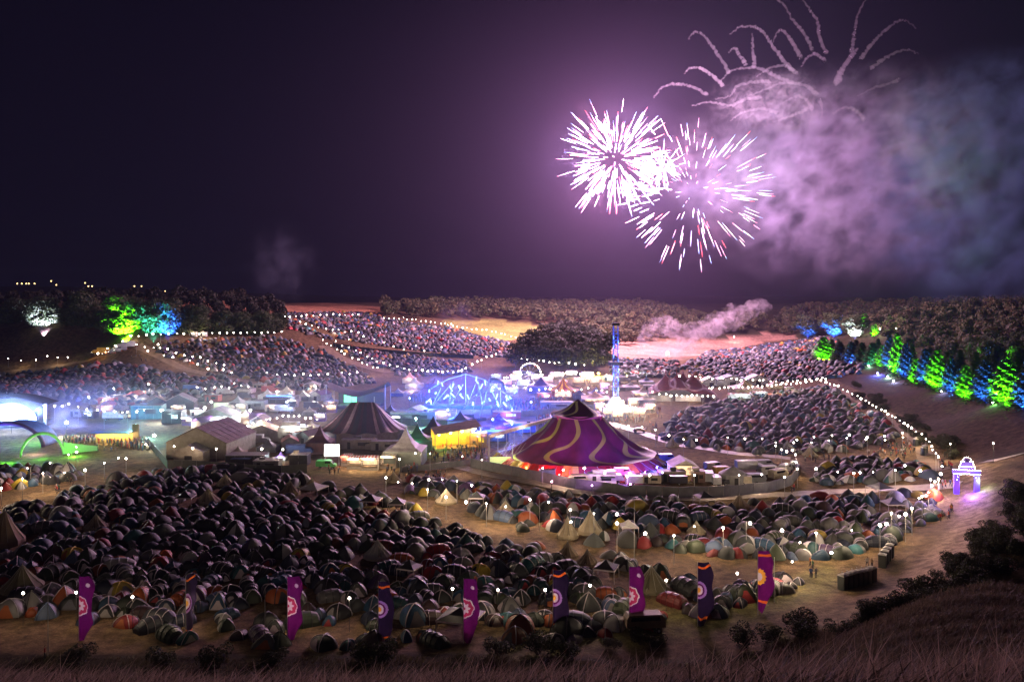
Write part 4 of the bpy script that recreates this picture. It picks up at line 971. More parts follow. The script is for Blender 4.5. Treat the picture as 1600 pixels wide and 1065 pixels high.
# drop tower
p = at(962, 640); k = p.y / F
dt = empty('drop_tower', p, 0, 'tall lattice drop tower ride lit blue with white foot', 'fairground ride')
TH = 132*k; bm_ = mat('blue_ride_paint', (.08,.14,.55), .5, var=.15, scale=2); s = MB()
for sx in (-1, 1):
    for sy in (-1, 1): s.tube([(sx*.9, sy*.9, 0), (sx*.9, sy*.9, TH)], .14, 5)
for i in range(int(TH/1.4)):
    z = i*1.4; s.tube([(-.9, -.9, z), (.9, -.9, z+1.4)], .09, 4); s.tube([(.9, -.9, z), (-.9, -.9, z+1.4)], .09, 4); s.tube([(.9, -.9, z), (.9, .9, z+1.4)], .09, 4); s.tube([(-.9, .9, z), (-.9, -.9, z+1.4)], .09, 4)
s.build('lattice_mast', bm_, dt)
MB().box(0, 0, TH, 3.2, 3.2, 1.0, taper=.7).build('head_block', blackm, dt)
g = MB(); g.lathe([(1.6, TH*.57), (3.0, TH*.57), (3.0, TH*.53), (1.6, TH*.53)], 12); g.build('seat_ring', blackm, dt)
g = MB()
for i in range(14): g.box(-.95 if i % 2 else .95, -1.05, TH*.12 + i*TH*.055, .3, .1, TH*.04)
g.build('light_strip', bluelit, dt)
MB().lathe([(1.5, 5), (4.5, 1.2), (5, .02)], 16).build('base_skirt', mat('lit_white_skirt', (.5,.5,.5), emit=(1,.85,.7), es=1.0, patch=1.), dt)
for z, c_, w_ in ((6, (1,.85,.7), 5000), (TH*.45, (.2,.3,1), 3000), (TH*.75, (.2,.3,1), 2500)): lamp((0, -4, z), c_, w_, .5, dt)

# crane-arm ride and blue arena
p = at(722, 652); k = p.y / F
cr = empty('crane_arm_ride', p, 0, 'silver booster arm ride leaning over the blue arena', 'fairground ride')
ax, az = 50*k, 56*k; s = MB()
A0, A1 = Vector((0, 0, 4)), Vector((ax, 0, az))
for o_ in ((0, -.6, .5), (0, .6, .5), (.5, -.6, -.5), (.5, .6, -.5)): s.tube([A0 + Vector(o_), A1 + Vector(o_)], .16, 5)
for i in range(14): a = A0.lerp(A1, i/14); b = A0.lerp(A1, (i+1)/14); s.tube([a + Vector((0, -.6, .5)), b + Vector((.5, -.6, -.5))], .08, 4)
s.build('lattice_arm', wht, cr)
s = MB(); 
for x in (3.2, 6.4): s.tube([(x, -1, 0), (x*1.3+2, 0, (x*1.3+2)*az/ax + 3.4)], .16, 5)
s.build('support_leg', steelm, cr)
MB().tube([A1 + Vector((-1.5, -.2, 1)), A1 + Vector((1, 0, .8)), A1 + Vector((3.2, 0, -.6)), A1 + Vector((3.9, 0, -3.5))], [.5, .7, .6, .4], 8).build('arm_head', greyw, cr)
MB().box(1, 0, 0, 7, 4, 1.4).build('base', blackm, cr)
p = at(727, 640); k = p.y / F
ar = empty('light_sculpture_stage', p, 0, 'blue glowing arena stage with slanted white light panels', 'stage')
cyl = mat('lit_cyan_panel', (.3,.5,1), emit=(.35,.75,1), es=3.2)
for i in range(34):
    x = rnd.uniform(-16, 20); z = rnd.uniform(2, 15 - abs(x)*.35); a = rnd.uniform(-.9, .9); L_ = rnd.uniform(.8, 2.4); m_ = MB(); m_.T = Matrix.Translation((x, rnd.uniform(-3, 4), z)) @ Matrix.Rotation(a, 4, 'Y'); m_.box(0, 0, -L_/2, .35, .15, L_); m_.build('light_panel', cyl, ar)
s = MB()
for x in (-14, -7, 0, 7, 14): s.tube([(x, 4, 0), (x*.7, 2, 14 - abs(x)*.4)], .18, 5); s.tube([(x, 4, 0), (x*.7 + 4, 2, 10)], .14, 5)
s.tube([(-14, 4, 8), (-7, 2, 12), (0, 2, 14), (7, 2, 12), (16, 3, 6)], .2, 5); s.build('truss', steelm, ar)
MB().box(0, 6, 0, 34, 8, 1.4).build('stage_deck', blc, ar)
for x, z, w_ in ((-12, 5, 26000), (-2, 9, 30000), (8, 6, 30000), (16, 4, 26000), (3, 3, 18000)): lamp((x, -2.5, z), (.04, .12, 1), w_, .8, ar)
for (px, py, wt_, lb) in [(640,622,5000,'blue lamp at the left side of the arena floor'),(672,626,5500,'blue lamp over the crowded arena floor'),(770,655,6000,'blue lamp behind the violet tent'),(800,640,6500,'blue lamp over the seated arena crowd'),(830,628,6000,'blue lamp left of the purple cupola'),(752,672,4500,'blue lamp above the yellow stage crowd'),(800,662,4500,'blue lamp behind the covered walkway'),(700,640,4500,'blue lamp at the foot of the crane ride'),(700,618,5500,'blue lamp at the back of the arena')]:
    flood(px, py, 5, (.05, .13, 1), wt_ * 1.5, lb, .5, .35, 10)
cabin(812, 676, 50, 4, 3, blc, 'blue container behind the covered walkway', lit=bluelit, col=(.1,.3,1))
cabin(775, 690, 40, 4, 3, blc, 'blue bar unit below the violet tent', sign=bluelit, lit=coldlit, col=(.3,.5,1))
cabin(870, 640, 50, 4, 3, greyw, 'long grey hoarding behind the purple cupola')
cabin(645, 660, 70, 5, 3.6, greyw, 'long pale shed behind the striped tent', col=WARM)
cabin(690, 655, 44, 5, 3.2, crm, 'cream unit with green star lamp before it', lit=warmlit)
cabin(748, 700, 26, 4, 4.5, woodm, 'wooden hut at the right end of the yellow barn', lit=yellit)
cabin(792, 655, 44, 4, 2.6, redc, 'red booth before the crane ride', lit=coldlit, col=(.7,.8,1))
# left stage
p = at(8, 668); k = p.y / F
ls = empty('main_stage', p, .15, 'blown out white and blue main stage at the left edge', 'stage')
MB().box(0, 4, 0, 25, 10, 1.6).build('stage_deck', blackm, ls); MB().grid(lambda u, v: (-1 + 9*math.cos(PI*u), 5.5, 1.6 + 6.2*math.sin(PI*u)*v), 20, 4).build('light_wall', mat('lit_stage_wall', (.8,.9,1), emit=(.30,.55,1), es=2.6, patch=.35), ls)
s = MB(); s.grid(lambda u, v: ((u-.5)*26, v*12, 7.5 + 3*math.sin(PI*u)), 16, 2); s.build('roof', drk, ls, smooth=True)
for x in (-12.5, 12.5): MB().box(x, 1, 0, .8, .8, 8).build('tower', steelm, ls)
for x, w_ in ((-8, 16000), (3, 16000), (12, 14000)): lamp((x, -3, 6), (.25, .42, 1), w_, 1, ls)
for x, y, z in ((24, -2, 9), (32, -4, 6), (20, -12, 8)): lamp((x, y, z), (.03, .10, 1), 15000, .8, ls)
for i, (px, py, c_, wt_, lb, v) in enumerate([(104,660,(1,.95,.85),16000,'glowing smoky lamp beside the left stage',.9),(212,664,(.25,.9,1),30000,'brilliant cyan star lamp above the left crowd',.7),(241,680,(.8,1,1),5000,'white lamp bar at the left crowd',.8),(320,637,(1,1,.95),16000,'brilliant work lamp before the pale marquee',.9),(391,641,(1,.97,.92),14000,'brilliant work lamp above the grey cabin',.8),(252,641,(.8,1,1),7000,'white lamp by the dark scaffold block',.6),(330,628,(.6,1,.8),7000,'green white glare on the pale marquee roof',.6),(466,668,(.97,1,.95),9000,'white lamp on the two storey unit',.7),(650,654,(.3,1,.6),4000,'green star lamp behind the striped tent',.45),(433,612,(1,.95,.85),6000,'warm lamp before the tent field',.55),(492,603,(1,.95,.9),6000,'white lamp above the dark stage canopy left',.5),
    (1043,552,(.95,1,1),70000,'brilliant white floodlight in the far valley',1.8),(448,628,(.3,.45,1),3000,'blue lamp on the black container',.3),(232,600,(1,.9,.85),3000,'lamp at the lower left tent field',.35),(178,607,(.9,.85,1),3000,'pale lamp in the lower left tents',.35),(139,620,(.9,.85,1),3000,'pale lamp behind the left stage smoke',.35),(18,655,(.5,.7,1),6000,'blue white lamp at the left edge',.6),(62,668,(.1,1,.15),5000,'green lamp inside the pale archway',.4),(973,627,(1,.7,.4),6000,'warm ball lamp right of the drop tower foot',.7),(969,637,(1,.85,.6),8000,'bright ball lamp over the stall row',.8),(996,572,(1,1,1),5000,'white lamp left of the far floodlight',.5),(1147,526,(.8,1,1),2500,'small white lamp on the far right field',.7),(1355,512,(1,.9,.7),3000,'warm lamp among the right hill trees',.5),(1375,514,(1,.9,.7),2500,'second warm lamp among the right hill trees',.4),(1386,508,(1,.9,.7),2500,'third warm lamp higher among the right hill trees',.4),(1400,513,(1,.9,.7),2000,'fourth warm lamp among the right hill trees',.35),(1485,693,WARM,700,'lone bulb on the dark right slope',.25),(1552,692,WARM,1200,'lone bulb on a pole far up the right slope',.25)]):
    flood(px, py, 4.5, c_, wt_, lb, .4, v, 26)
# pale archway lit green
p = at(66, 712); k = p.y / F
aw = empty('inflatable_archway', p, .5, 'pale curved archway wall glowing green at left', 'archway')
arc = [(5.2*math.cos(PI*i/14), 0, 8.5*math.sin(PI*i/14)) for i in range(15)]
MB().tube([(x, y, z*.75) for x, y, z in arc], [.25 + .2*math.sin(PI*i/14) for i in range(15)], 8).build('arch_tube', mat('pale_nylon', (.30,.34,.28), .6), aw, smooth=True)
MB().grid(lambda u, v: (5.2 + 9*u, 1.5*u, (3.4 - 2.2*u) * v), 8, 3).build('side_wall', mat('pale_nylon'), aw, smooth=True)
lamp((0, -5, 1.2), (.12, 1, .04), 1500, .4, aw); lamp((-9, -7, 1.2), (.12, 1, .04), 4000, .4, aw); lamp((8, -6, 1.2), (.2, 1, .1), 3500, .4, aw)
lamp((-2, 3, 2), (1, .9, 1), 1500, .4, aw)
p = at(10, 698); k = p.y / F
ag = empty('violet_dome_arch', p, 0, 'dark blue dome arch with violet rim at left edge', 'archway')
MB().tube([(11*math.cos(PI*i/16), 0, 7*math.sin(PI*i/16)) for i in range(17)], .6, 8).build('rim', prp, ag, smooth=True)
MB().grid(lambda u, v: (10.6*math.cos(PI*u), 1 + 8*v, 6.8*math.sin(PI*u)), 16, 4).build('shell', blc, ag, smooth=True); lamp((0, -3, 4), (.2, .15, 1), 2500, .4, ag)
p = at(170, 694); k = p.y / F
cb = empty('crowd_barrier_bar', p, 0, 'long yellow lit bar front behind the left crowd', 'bar')
MB().box(0, 4, 0, 62*k, .3, 3.2).build('back_wall', colm('yellow_hoarding', (.5,.36,.10)), cb); MB().box(0, 2, 3.2, 64*k, 4.4, .2).build('roof', drk, cb)
for x in (-.3, 0, .3): lamp((x*62*k, 1.5, 2.7), (1, .75, .3), 1500, .3, cb)
MB().box(33*k, 4, 0, 10*k, .5, 5.5).build('side_tower', woodm, cb)

# white screen and green van
p = at(516, 729); k = p.y / F
so = empty('projection_screen', p + Vector((0, 2, 0)), 0, 'white projection screen standing behind the green van', 'screen')
MB().box(0, 0, 2.4, 24*k, .2, 19*k).build('screen_panel', mat('lit_screen', (.7,.7,.7), emit=(.95,1,.97), es=1.2), so)
for sx in (-1, 1): MB().tube([(sx*11*k, .2, 0), (sx*11*k, .2, 2.5)], .09, 5).build('leg', steelm, so)
lamp((0, -4, 5), (.9, 1, .95), 1200, .4, so)
rub = mat('tyre_rubber', (.02,.02,.02), .9); glassd = mat('dark_window_glass', (.015,.018,.02), .12); chr_ = mat('wheel_metal', (.4,.4,.4), .3)
hl = mat('lit_headlight', (1,1,1), emit=(1,.92,.75), es=14); tl = mat('lit_tail_light', (1,0,0), emit=(1,.08,.03), es=6)
def vehicle(px, py, rz, kind, m, label, lights=False, name=None, scale=1.0, amber=False):
    p = at(px, py); L_, Wd, H = {'van': (5.2, 2.0, 2.3), 'car': (4.2, 1.75, 1.45), 'caravan': (5.0, 2.1, 2.45), 'camper': (5.4, 2.1, 2.5), 'truck': (7.5, 2.4, 3.2), 'trailer': (4.0, 2.0, 2.2)}[kind]
    nm = {'van': 'parked_van', 'car': 'parked_car', 'caravan': 'caravan', 'camper': 'camper_van', 'truck': 'box_truck', 'trailer': 'trailer'}[kind]
    root = empty(nm, p, rz, label, {'car': 'car', 'caravan': 'caravan', 'truck': 'truck', 'trailer': 'trailer'}.get(kind, 'van'), None, scale)
    prof = {'van': [(-.5,.35),(-.5,.9),(-.46,1),(.22,1),(.36,.62),(.48,.52),(.5,.3)], 'camper': [(-.5,.3),(-.5,.8),(-.44,1),(.40,1),(.48,.82),(.5,.5),(.5,.3)], 'car': [(-.5,.3),(-.5,.62),(-.42,.68),(-.30,.98),(.08,1),(.24,.68),(.46,.58),(.5,.4),(.5,.3)],
            'caravan': [(-.5,.2),(-.5,.75),(-.42,1),(.38,1),(.5,.6),(.44,.2)], 'truck': [(-.5,.3),(-.5,1),(.22,1),(.22,.72),(.42,.68),(.5,.42),(.5,.3)], 'trailer': [(-.5,.25),(-.5,1),(.5,1),(.5,.25)]}[kind]
    V = []; n = len(prof)
    for y in (-1, 1):
        for x, z in prof: V.append((x*L_, y*Wd/2*(1 if z < .7 else .92), z*H))
    b_ = MB(); b_.add(V, [tuple(range(n))[::-1], tuple(range(n, 2*n))] + [(i, (i+1) % n, n+(i+1) % n, n+i) for i in range(n)]); b_.build('body', m, root)
    wn = MB()
    for sy in (-1, 1):
        if kind in ('van', 'camper', 'car', 'caravan'):
            x0, x1 = {'car': (-.28, .12), 'van': (-.05, .24), 'camper': (-.4, .38), 'caravan': (-.3, .3)}[kind]
            wn.add([(x0*L_, sy*(Wd/2*.965+.02), .70*H), (x1*L_, sy*(Wd/2*.965+.02), .70*H), (x1*L_*.9, sy*(Wd/2*.93+.02), .9*H), (x0*L_*.95, sy*(Wd/2*.93+.02), .9*H)], [(0,1,2,3)])
    if wn.f: wn.build('side_window', glassd, root)
    if kind in ('van', 'car', 'camper'):
        x0, z0, x1, z1 = {'van': (.35,.66,.235,.96), 'car': (.225,.72,.095,.97), 'camper': (.502,.56,.485,.80)}[kind]
        MB().add([(x0*L_+.05, -Wd*.4, z0*H), (x0*L_+.05, Wd*.4, z0*H), (x1*L_+.05, Wd*.38, z1*H), (x1*L_+.05, -Wd*.38, z1*H)], [(0,1,2,3)]).build('windscreen', glassd, root)
    for x in ((-.33, .32) if kind not in ('caravan', 'trailer') else (0,)):
        for sy in (-1, 1):
            wv = MB(); wv.T = Matrix.Translation((x*L_, sy*Wd*.46, .33)) @ Matrix.Rotation(PI/2, 4, 'X'); wv.lathe([(.02, .1), (.33, .1), (.33, -.1), (.02, -.1)], 14); whl = wv.build('wheel', rub, root)
            hv = MB(); hv.T = Matrix.Translation((x*L_, sy*(Wd*.46+.105), .33)) @ Matrix.Rotation(PI/2, 4, 'X'); hv.lathe([(.01, .0), (.18, .0)], 10); hv.build('rim', chr_, whl)
    if kind in ('car', 'van', 'camper', 'truck'):
        for sy in (-1, 1):
            MB().box(.5*L_+.02, sy*Wd*.36, .42*H*.8, .06, .28, .2).build('headlight', hl if lights else chr_, root); MB().box(-.5*L_-.02, sy*Wd*.4, .5*H*.8, .05, .15, .3).build('tail_light', tl if lights else redp, root)
        if lights: lamp((L_*.5+1, 0, .8), (1, .85, .6) if not amber else (1, .5, .1), 500, .2, root)
    if kind in ('caravan', 'trailer'): MB().tube([(L_*.44, 0, .45), (L_*.5+1.0, 0, .45)], .06, 5).build('drawbar', steelm, root)
    return root
vp = [colm('van_white', (.40,.40,.40), .35), colm('van_cream', (.50,.44,.32), .4), colm('van_green', (.10,.45,.12), .4), colm('van_dark', (.03,.03,.04), .3), colm('van_yellow', (.60,.36,.04), .4), colm('van_grey', (.22,.23,.25), .35), colm('van_blue', (.05,.10,.28), .35), colm('van_rust', (.34,.12,.05), .5), colm('faded_cream', (.16,.11,.07), .7)]
VEH = [(510,732,.05,'van',2,'bright green van parked before the white screen'),(999,675,.1,'car',4,'small yellow car standing among the crowd'),(1007,985,.12,'camper',8,'old cream and rust camper van behind the dark bush'),
 (1028,716,.2,'car',3,'dark car parked right of the purple tent'),(1043,722,.1,'van',6,'dark blue van beside the dark car'),(905,757,.1,'caravan',1,'cream caravan inside the fence left of the white unit'),
 (950,755,.05,'truck',0,'long white truck inside the compound'),(990,757,.0,'trailer',0,'white flat trailer beside the truck'),(1115,735,.4,'van',0,'white van behind the frame tent'),
 (1108,752,1.4,'caravan',0,'rounded white caravan beside the brown unit'),(1119,757,1.5,'trailer',0,'white tank shaped trailer at the fence'),(1130,742,.2,'van',4,'yellow van in the caravan row'),(1172,738,.1,'truck',0,'white truck at the back of the caravan row'),
 (1200,742,.3,'caravan',0,'white caravan right of the white truck'),(1216,748,.5,'caravan',1,'cream caravan at the curve of the fence'),(1180,755,.1,'caravan',5,'grey caravan by the curved fence'),(1160,757,.0,'trailer',1,'cream trailer before the yurt'),(1228,738,.9,'van',0,'white van at the far end of the fence'),
 (1196,731,.2,'van',5,'grey van behind the white caravans'),(855,747,.05,'trailer',5,'grey trailer behind the fence under the red lights'),(1060,757,0,'trailer',3,'dark trailer against the compound fence'),(975,745,0,'van',0,'white van beside the blue lit tent wall'),
 (1140,757,.2,'car',3,'dark car before the yurt'),(1240,728,1.2,'car',5,'grey car at the ring road')]
for px, py, rz, kd, mi_, lb in VEH: vehicle(px, py, rz, kd, vp[mi_], lb)
for px, py, rz, kd, mi_, lb, am in [(158,554,3.5,'truck',4,'orange lit recovery truck leading the left convoy',1),(170,555,3.6,'van',7,'red lit van behind the recovery truck',1),(179,552,3.7,'van',0,'white van in the middle of the convoy',0),(188,549,3.7,'van',0,'white van nearer the convoy end',0),(196,545,3.8,'truck',0,'white truck towards the convoy end',0),(201,541,3.8,'van',0,'last white van of the convoy',0)]:
    vehicle(px, py, rz, kd, vp[mi_], lb, lights=True, amber=bool(am), scale=1.3)
# frame tent, yurt, units inside the compound
marquee(1071, 748, 40, 7, 3.0, 4.6, wht, wht, 'white frame tent with open front inside the compound', lit=warmlit, watt=500)
cabin(1051, 754, 42, 3, 2.6, colm('brown_unit', (.22,.17,.13)), 'long brown unit before the white frame tent')
cabin(1093, 755, 18, 3, 2.8, colm('rust_unit', (.20,.11,.09)), 'short rust brown unit right of the frame tent')
cabin(941, 758, 44, 2.6, 2.6, wht, 'long white cabin glowing blue beside the tent wall')
cabin(1018, 756, 30, 2.6, 2.0, crm, 'low cream unit below the blue guy ropes')
p = at(1145, 754); yu = empty('yurt', p, 0, 'grey round yurt with peaked roof among the caravans', 'yurt')
MB().lathe([(.4, 3.9), (3.4, 2.3)], 16).build('roof', gry, yu); MB().lathe([(3.3, 2.35), (3.3, 0)], 16).build('wall', greyw, yu); MB().box(0, -3.3, 0, .9, .12, 1.8).build('door', blackm, yu)

# fences: every run a thing, its panels parts
fencem = colm('grey_fence_sheet', (.13,.13,.13), .7, .2)
def fence(line, h, label, m=fencem, pw=3.4, lift=0):
    P = [at(*q) for q in line]; root = empty('perimeter_fence', P[0], 0, label, 'fence'); o0 = root.location; pts = [P[0]]
    for a, b in zip(P, P[1:]):
        n = max(1, int((b-a).length / pw)); pts += [a.lerp(b, (i+1)/n) for i in range(n)]
    pts = pts[:98]
    for a, b in zip(pts, pts[1:]):
        a = Vector((a.x, a.y, g1(a.x, a.y))); b = Vector((b.x, b.y, g1(b.x, b.y))); d = (b-a).normalized(); s_ = Vector((-d.y, d.x, 0)) * .05; a2, b2 = a + d*.04 - o0, b - d*.04 - o0; z = Vector((0, 0, h)); l = Vector((0, 0, .08))
        MB().add([a2-s_+l, b2-s_+l, b2+s_+l, a2+s_+l, a2-s_+z, b2-s_+z, b2+s_+z, a2+s_+z], [(3,2,1,0),(4,5,6,7),(0,1,5,4),(1,2,6,5),(2,3,7,6),(3,0,4,7)]).build('fence_panel', m, root)
        MB().box(a.x-o0.x, a.y-o0.y, a.z-o0.z, .1, .14, h+.12).build('fence_post', blackm, root) if False else None
fence([(735,730),(770,737),(830,750),(900,764),(985,775),(1060,778),(1130,776),(1200,770),(1237,758),(1249,742),(1243,728)], 2.5, 'curved grey fence around the purple tent compound')
fence([(262,733),(330,735),(400,741),(440,742),(480,739)], 2.4, 'dark fence below the ribbed marquee', colm('dark_mesh_fence', (.05,.055,.05)))
fence([(625,738),(700,731),(735,727)], 1.6, 'low grey fence between the stalls and the purple tent')
fence([(1255,747),(1330,765)], 1.1, 'short low barrier by the trackway') if False else None
fence([(600,663),(700,668),(760,664)], 2.6, 'dark fence behind the yellow barn', blk)
fence([(810,652),(860,648),(940,640)], 2.4, 'grey fence behind the cupola of the purple tent')
fence([(520,541),(620,553),(740,560)], 2.4, 'dark fence cutting across the middle tent field', blk, 5)
fence([(235,700),(262,733)], 2.2, 'short dark fence left of the ribbed marquee', blk)

# entrance arch covered in bulbs
p = at(1510, 772); k = p.y / F
ea = empty('entrance_arch', p, -.3, 'ornate entrance arch outlined in white bulbs above violet light', 'archway')
AH = 58*k; vio = colm('violet_panel', (.12,.06,.30))
for sx in (-1, 1): MB().box(sx*1.9, 0, 0, 1.0, 1.0, AH*.55).build('pillar', vio, ea)
MB().box(0, 0, AH*.55, 5.2, 1.0, AH*.12).build('lintel', vio, ea); MB().box(0, 0, AH*.67, 3.0, .8, AH*.22, taper=.7).build('pediment', vio, ea)
MB().lathe([(.05, AH), (.7, AH*.93), (.9, AH*.89)], 10).build('crown', vio, ea)
outl = []
for i in range(15): outl.append((-2.5 + 5*i/14, AH*.56)); outl.append((-2.5 + 5*i/14, AH*.67))
for i in range(9): outl.append((-1.5 + 3*i/8, AH*.76)); outl.append((-1.1 + 2.2*i/8, AH*.90))
for i in range(6): outl.append((-1.5 + .07*i, AH*(.68 + .035*i))); outl.append((1.5 - .07*i, AH*(.68 + .035*i)))
for i in range(8): a = PI*i/7; outl.append((.85*math.cos(a), AH*.90 + .9*math.sin(a))); outl.append((1.9*math.cos(a), AH*.55 - 1.2 + 1.4*math.sin(a)))
for x, z in outl[:95]: b_ = link('bulb', BULB, ea, (x, -.6, z)); b_.scale = (.05,)*3
lamp((0, -1.8, AH*.7), (1, .9, .8), 250, .3, ea); lamp((0, -2.5, 1.5), (.25, .08, 1), 2600, .3, ea); lamp((-5, -1, 2.5), (.3, .15, 1), 2400, .3, ea); lamp((2.5, -1, 3), (.5, 1, .3), 500, .3, ea); lamp((-9, 1, 3), (.4, .25, 1), 1500, .3, ea)

# portable toilets
tdark = colm('toilet_plastic', (.025,.03,.03), .5); troof = mat('toilet_roof', (.42,.40,.34), .55)
TB = MB().box(0, 0, .05, 1.1, 1.15, 2.1).mesh('portable_toilet', [tdark]); TR = MB(); TR.box(0, 0, 2.15, 1.18, 1.22, .12); TR.box(0, 0, 2.27, .95, .95, .14, taper=.6); TR = TR.mesh('roof', [troof])
TD = MB().box(0, -.6, .15, .75, .05, 1.85).mesh('door', [colm('toilet_door', (.05,.06,.06), .5)]); TV = MB().tube([(.4, .4, 2.2), (.4, .4, 2.65)], .06, 6).mesh('vent_pipe', [troof])
def toilet(p, rz, label, group):
    o = link('portable_toilet', TB, None, p, rz); tag(o, label, 'portable toilet', group)
    for n_, m_ in (('roof', TR), ('door', TD), ('vent_pipe', TV)): link(n_, m_, o)
ordn = ['first', 'second', 'third', 'fourth', 'fifth', 'sixth', 'seventh', 'eighth']
a, b = at(1317, 921), at(1362, 908); n = 7
for i in range(n): q = a.lerp(b, i/(n-1)) ; q.z = g1(q.x, q.y); toilet(q, math.atan2(b.y-a.y, b.x-a.x), ordn[i] + ' dark toilet in the long row on the bank', 'portable toilets in the long row')
a, b = at(1379, 886), at(1388, 874)
for i in range(4): q = a.lerp(b, i/3*1.3); q.z = g1(q.x, q.y); toilet(q, math.atan2(b.y-a.y, b.x-a.x), ordn[i] + ' dark toilet in the short row by the track', 'portable toilets in the short row')
for px, py, lb in [(1431,697,'pale roofed toilet beside the lamp path gathering'),(1434,695,'second toilet beside the lamp path gathering'),(1443,711,'pale toilet nearer the lamp path'),(1445,708,'toilet directly behind the one by the lamp path')]: toilet(at(px, py), .2, lb, 'toilets beside the lamp path')

for q_ in [('p',372,634,26,16,wht,greyw,'white peaked tent before the lower left tent field lamps'),('p',418,622,24,15,wht,wht,'white lit peaked tent under the middle string of bulbs'),('p',448,618,22,16,crm,wht,'cream peaked tent beside the white lit one'),('p',474,624,24,14,gry,drk,'grey peaked tent left of the dark stage canopy'),
    ('p',610,648,22,16,drk,drk,'black peaked tent right of the dark stage canopy'),('p',622,618,20,12,wht,blc,'small white peaked tent at the arena gate'),('p',345,650,24,14,crm,beige,'cream peaked tent behind the ribbed marquee'),('p',985,608,26,12,wht,wht,'white low tent in the row above the bright stalls'),
    ('p',1010,600,22,12,blc,wht,'blue topped low tent left behind the four peak tent'),('p',1040,600,18,11,wht,wht,'tiny white tent behind the first red peak'),('p',1210,606,22,12,crm,crm,'cream low tent at the crowd field corner'),('p',755,612,18,14,redc,wht,'red peaked booth behind the crane arm'),
    ('p',905,622,20,15,blc,blc,'royal blue peaked booth right of the carousel'),('p',420,704,30,18,gry,greyw,'grey awning tent by the low black unit'),('p',372,712,26,16,crm,beige,'cream awning tent beside the long fence'),('p',585,700,26,18,crm,beige,'cream peaked tent below the striped tent wall')]: pagoda(*q_[1:])
vehicle(975,598,.1,'truck',vp[0],'white truck parked above the bright stalls'); vehicle(990,596,.2,'truck',vp[5],'grey truck in the row above the bright stalls'); vehicle(1235,612,.1,'van',vp[0],'white van at the far corner of the crowd field')
vehicle(300,612,.1,'truck',vp[6],'blue truck behind the pale marquee'); vehicle(352,618,.1,'truck',vp[0],'white truck behind the pale marquee'); vehicle(490,640,.1,'truck',vp[3],'dark truck left of the dark stage canopy'); vehicle(590,655,.1,'truck',vp[5],'grey truck behind the striped tent masts')

p = at(828, 606); rr_ = empty('round_fairground_ride', p, .1, 'round wheel ride outlined in white bulbs behind the booths', 'fairground ride')
R8 = 17 * p.y / F; s = MB()
s.tube([(R8*math.cos(2*PI*i/32), 0, R8 + 1.5 + R8*math.sin(2*PI*i/32)) for i in range(33)], .15, 5)
for i in range(12): s.tube([(0, 0, R8+1.5), (R8*math.cos(PI*i/6), 0, R8+1.5+R8*math.sin(PI*i/6))], .07, 4)
s.build('wheel_frame', steelm, rr_); s = MB(); s.tube([(-R8*.6, 0, 0), (0, 0, R8+1.5), (R8*.6, 0, 0)], .2, 5); s.build('stand', steelm, rr_)
for i in range(12): a_ = PI*i/6; MB().box(R8*math.cos(a_), 0, R8+.5+R8*math.sin(a_), 1.1, 1., .9).build('gondola', rnd.choice([redc, blc, crm, prp]), rr_)
for i in range(28): a_ = 2*PI*i/28; b_ = link('bulb', BULB, rr_, (R8*math.cos(a_), -.3, R8+1.5+R8*math.sin(a_))); b_.scale = (.22,)*3
lamp((0, -3, R8), (1, .8, .9), 3500, .5, rr_)
string('sagging string of bulbs across the funfair booths', [(778,592),(800,586),(822,583),(850,586),(872,583),(900,582),(925,586)], 7, step=8, every=4, poles=0, jit=3, watt=1500)
string('lower string of bulbs before the funfair booths', [(770,606),(800,602),(830,608),(860,606),(890,612),(920,606),(948,612)], 5, step=9, every=4, poles=0, jit=3, watt=1500)
string('string of bulbs zigzagging over the bright stall row', [(940,640),(955,634),(968,641),(985,632),(1000,641),(1018,636)], 6, step=7, every=3, poles=0, jit=3, watt=1500)
string('string of bulbs over the pale units left of the striped tent', [(395,660),(415,654),(440,650),(470,650),(495,655)], 6, step=9, every=3, poles=3, jit=3)
string('string of bulbs by the left stage backs', [(40,640),(70,634),(110,632),(150,640),(190,645),(225,640)], 6, step=13, every=3, poles=3, jit=3)
string('string of bulbs before the four peak tent', [(1020,612),(1040,616),(1065,618),(1090,617),(1115,619)], 4, step=9, every=3, poles=3, jit=1)

LMV = [('the ribbed marquee',312,700),('the pale marquee',333,655),('the left crowd',180,690),('the main stage',30,645),('the dark stage canopy',556,625),('the striped tent',567,660),('the two storey unit',458,676),('the black container',436,630),('the crane arm',722,640),('the funfair booths',860,596),('the drop tower',962,615),('the green van',500,725),('the teal block',228,645),('the four peak tent',1065,612)]
spots = [(q[0], q[1]) for q in VEH]; vu = {}
for o in C.objects:
    if o.parent is None and o.get('category') in ('cabin', 'marquee', 'peaked tent', 'food stall', 'truck', 'van', 'stage', 'bar', 'screen', 'circus tent', 'archway') and o.location.y > 10: spots.append(proj(*o.location))
VB = [[(110,640),(230,618),(420,606),(520,612),(520,640),(500,700),(440,722),(370,722),(370,690),(270,690),(250,662),(110,655)], [(590,606),(690,606),(690,616),(590,616)], [(570,645),(700,650),(690,664),(600,668)], [(765,588),(960,588),(1030,606),(1010,632),(905,632),(780,615)], [(1120,598),(1215,598),(1215,612),(1120,612)]]
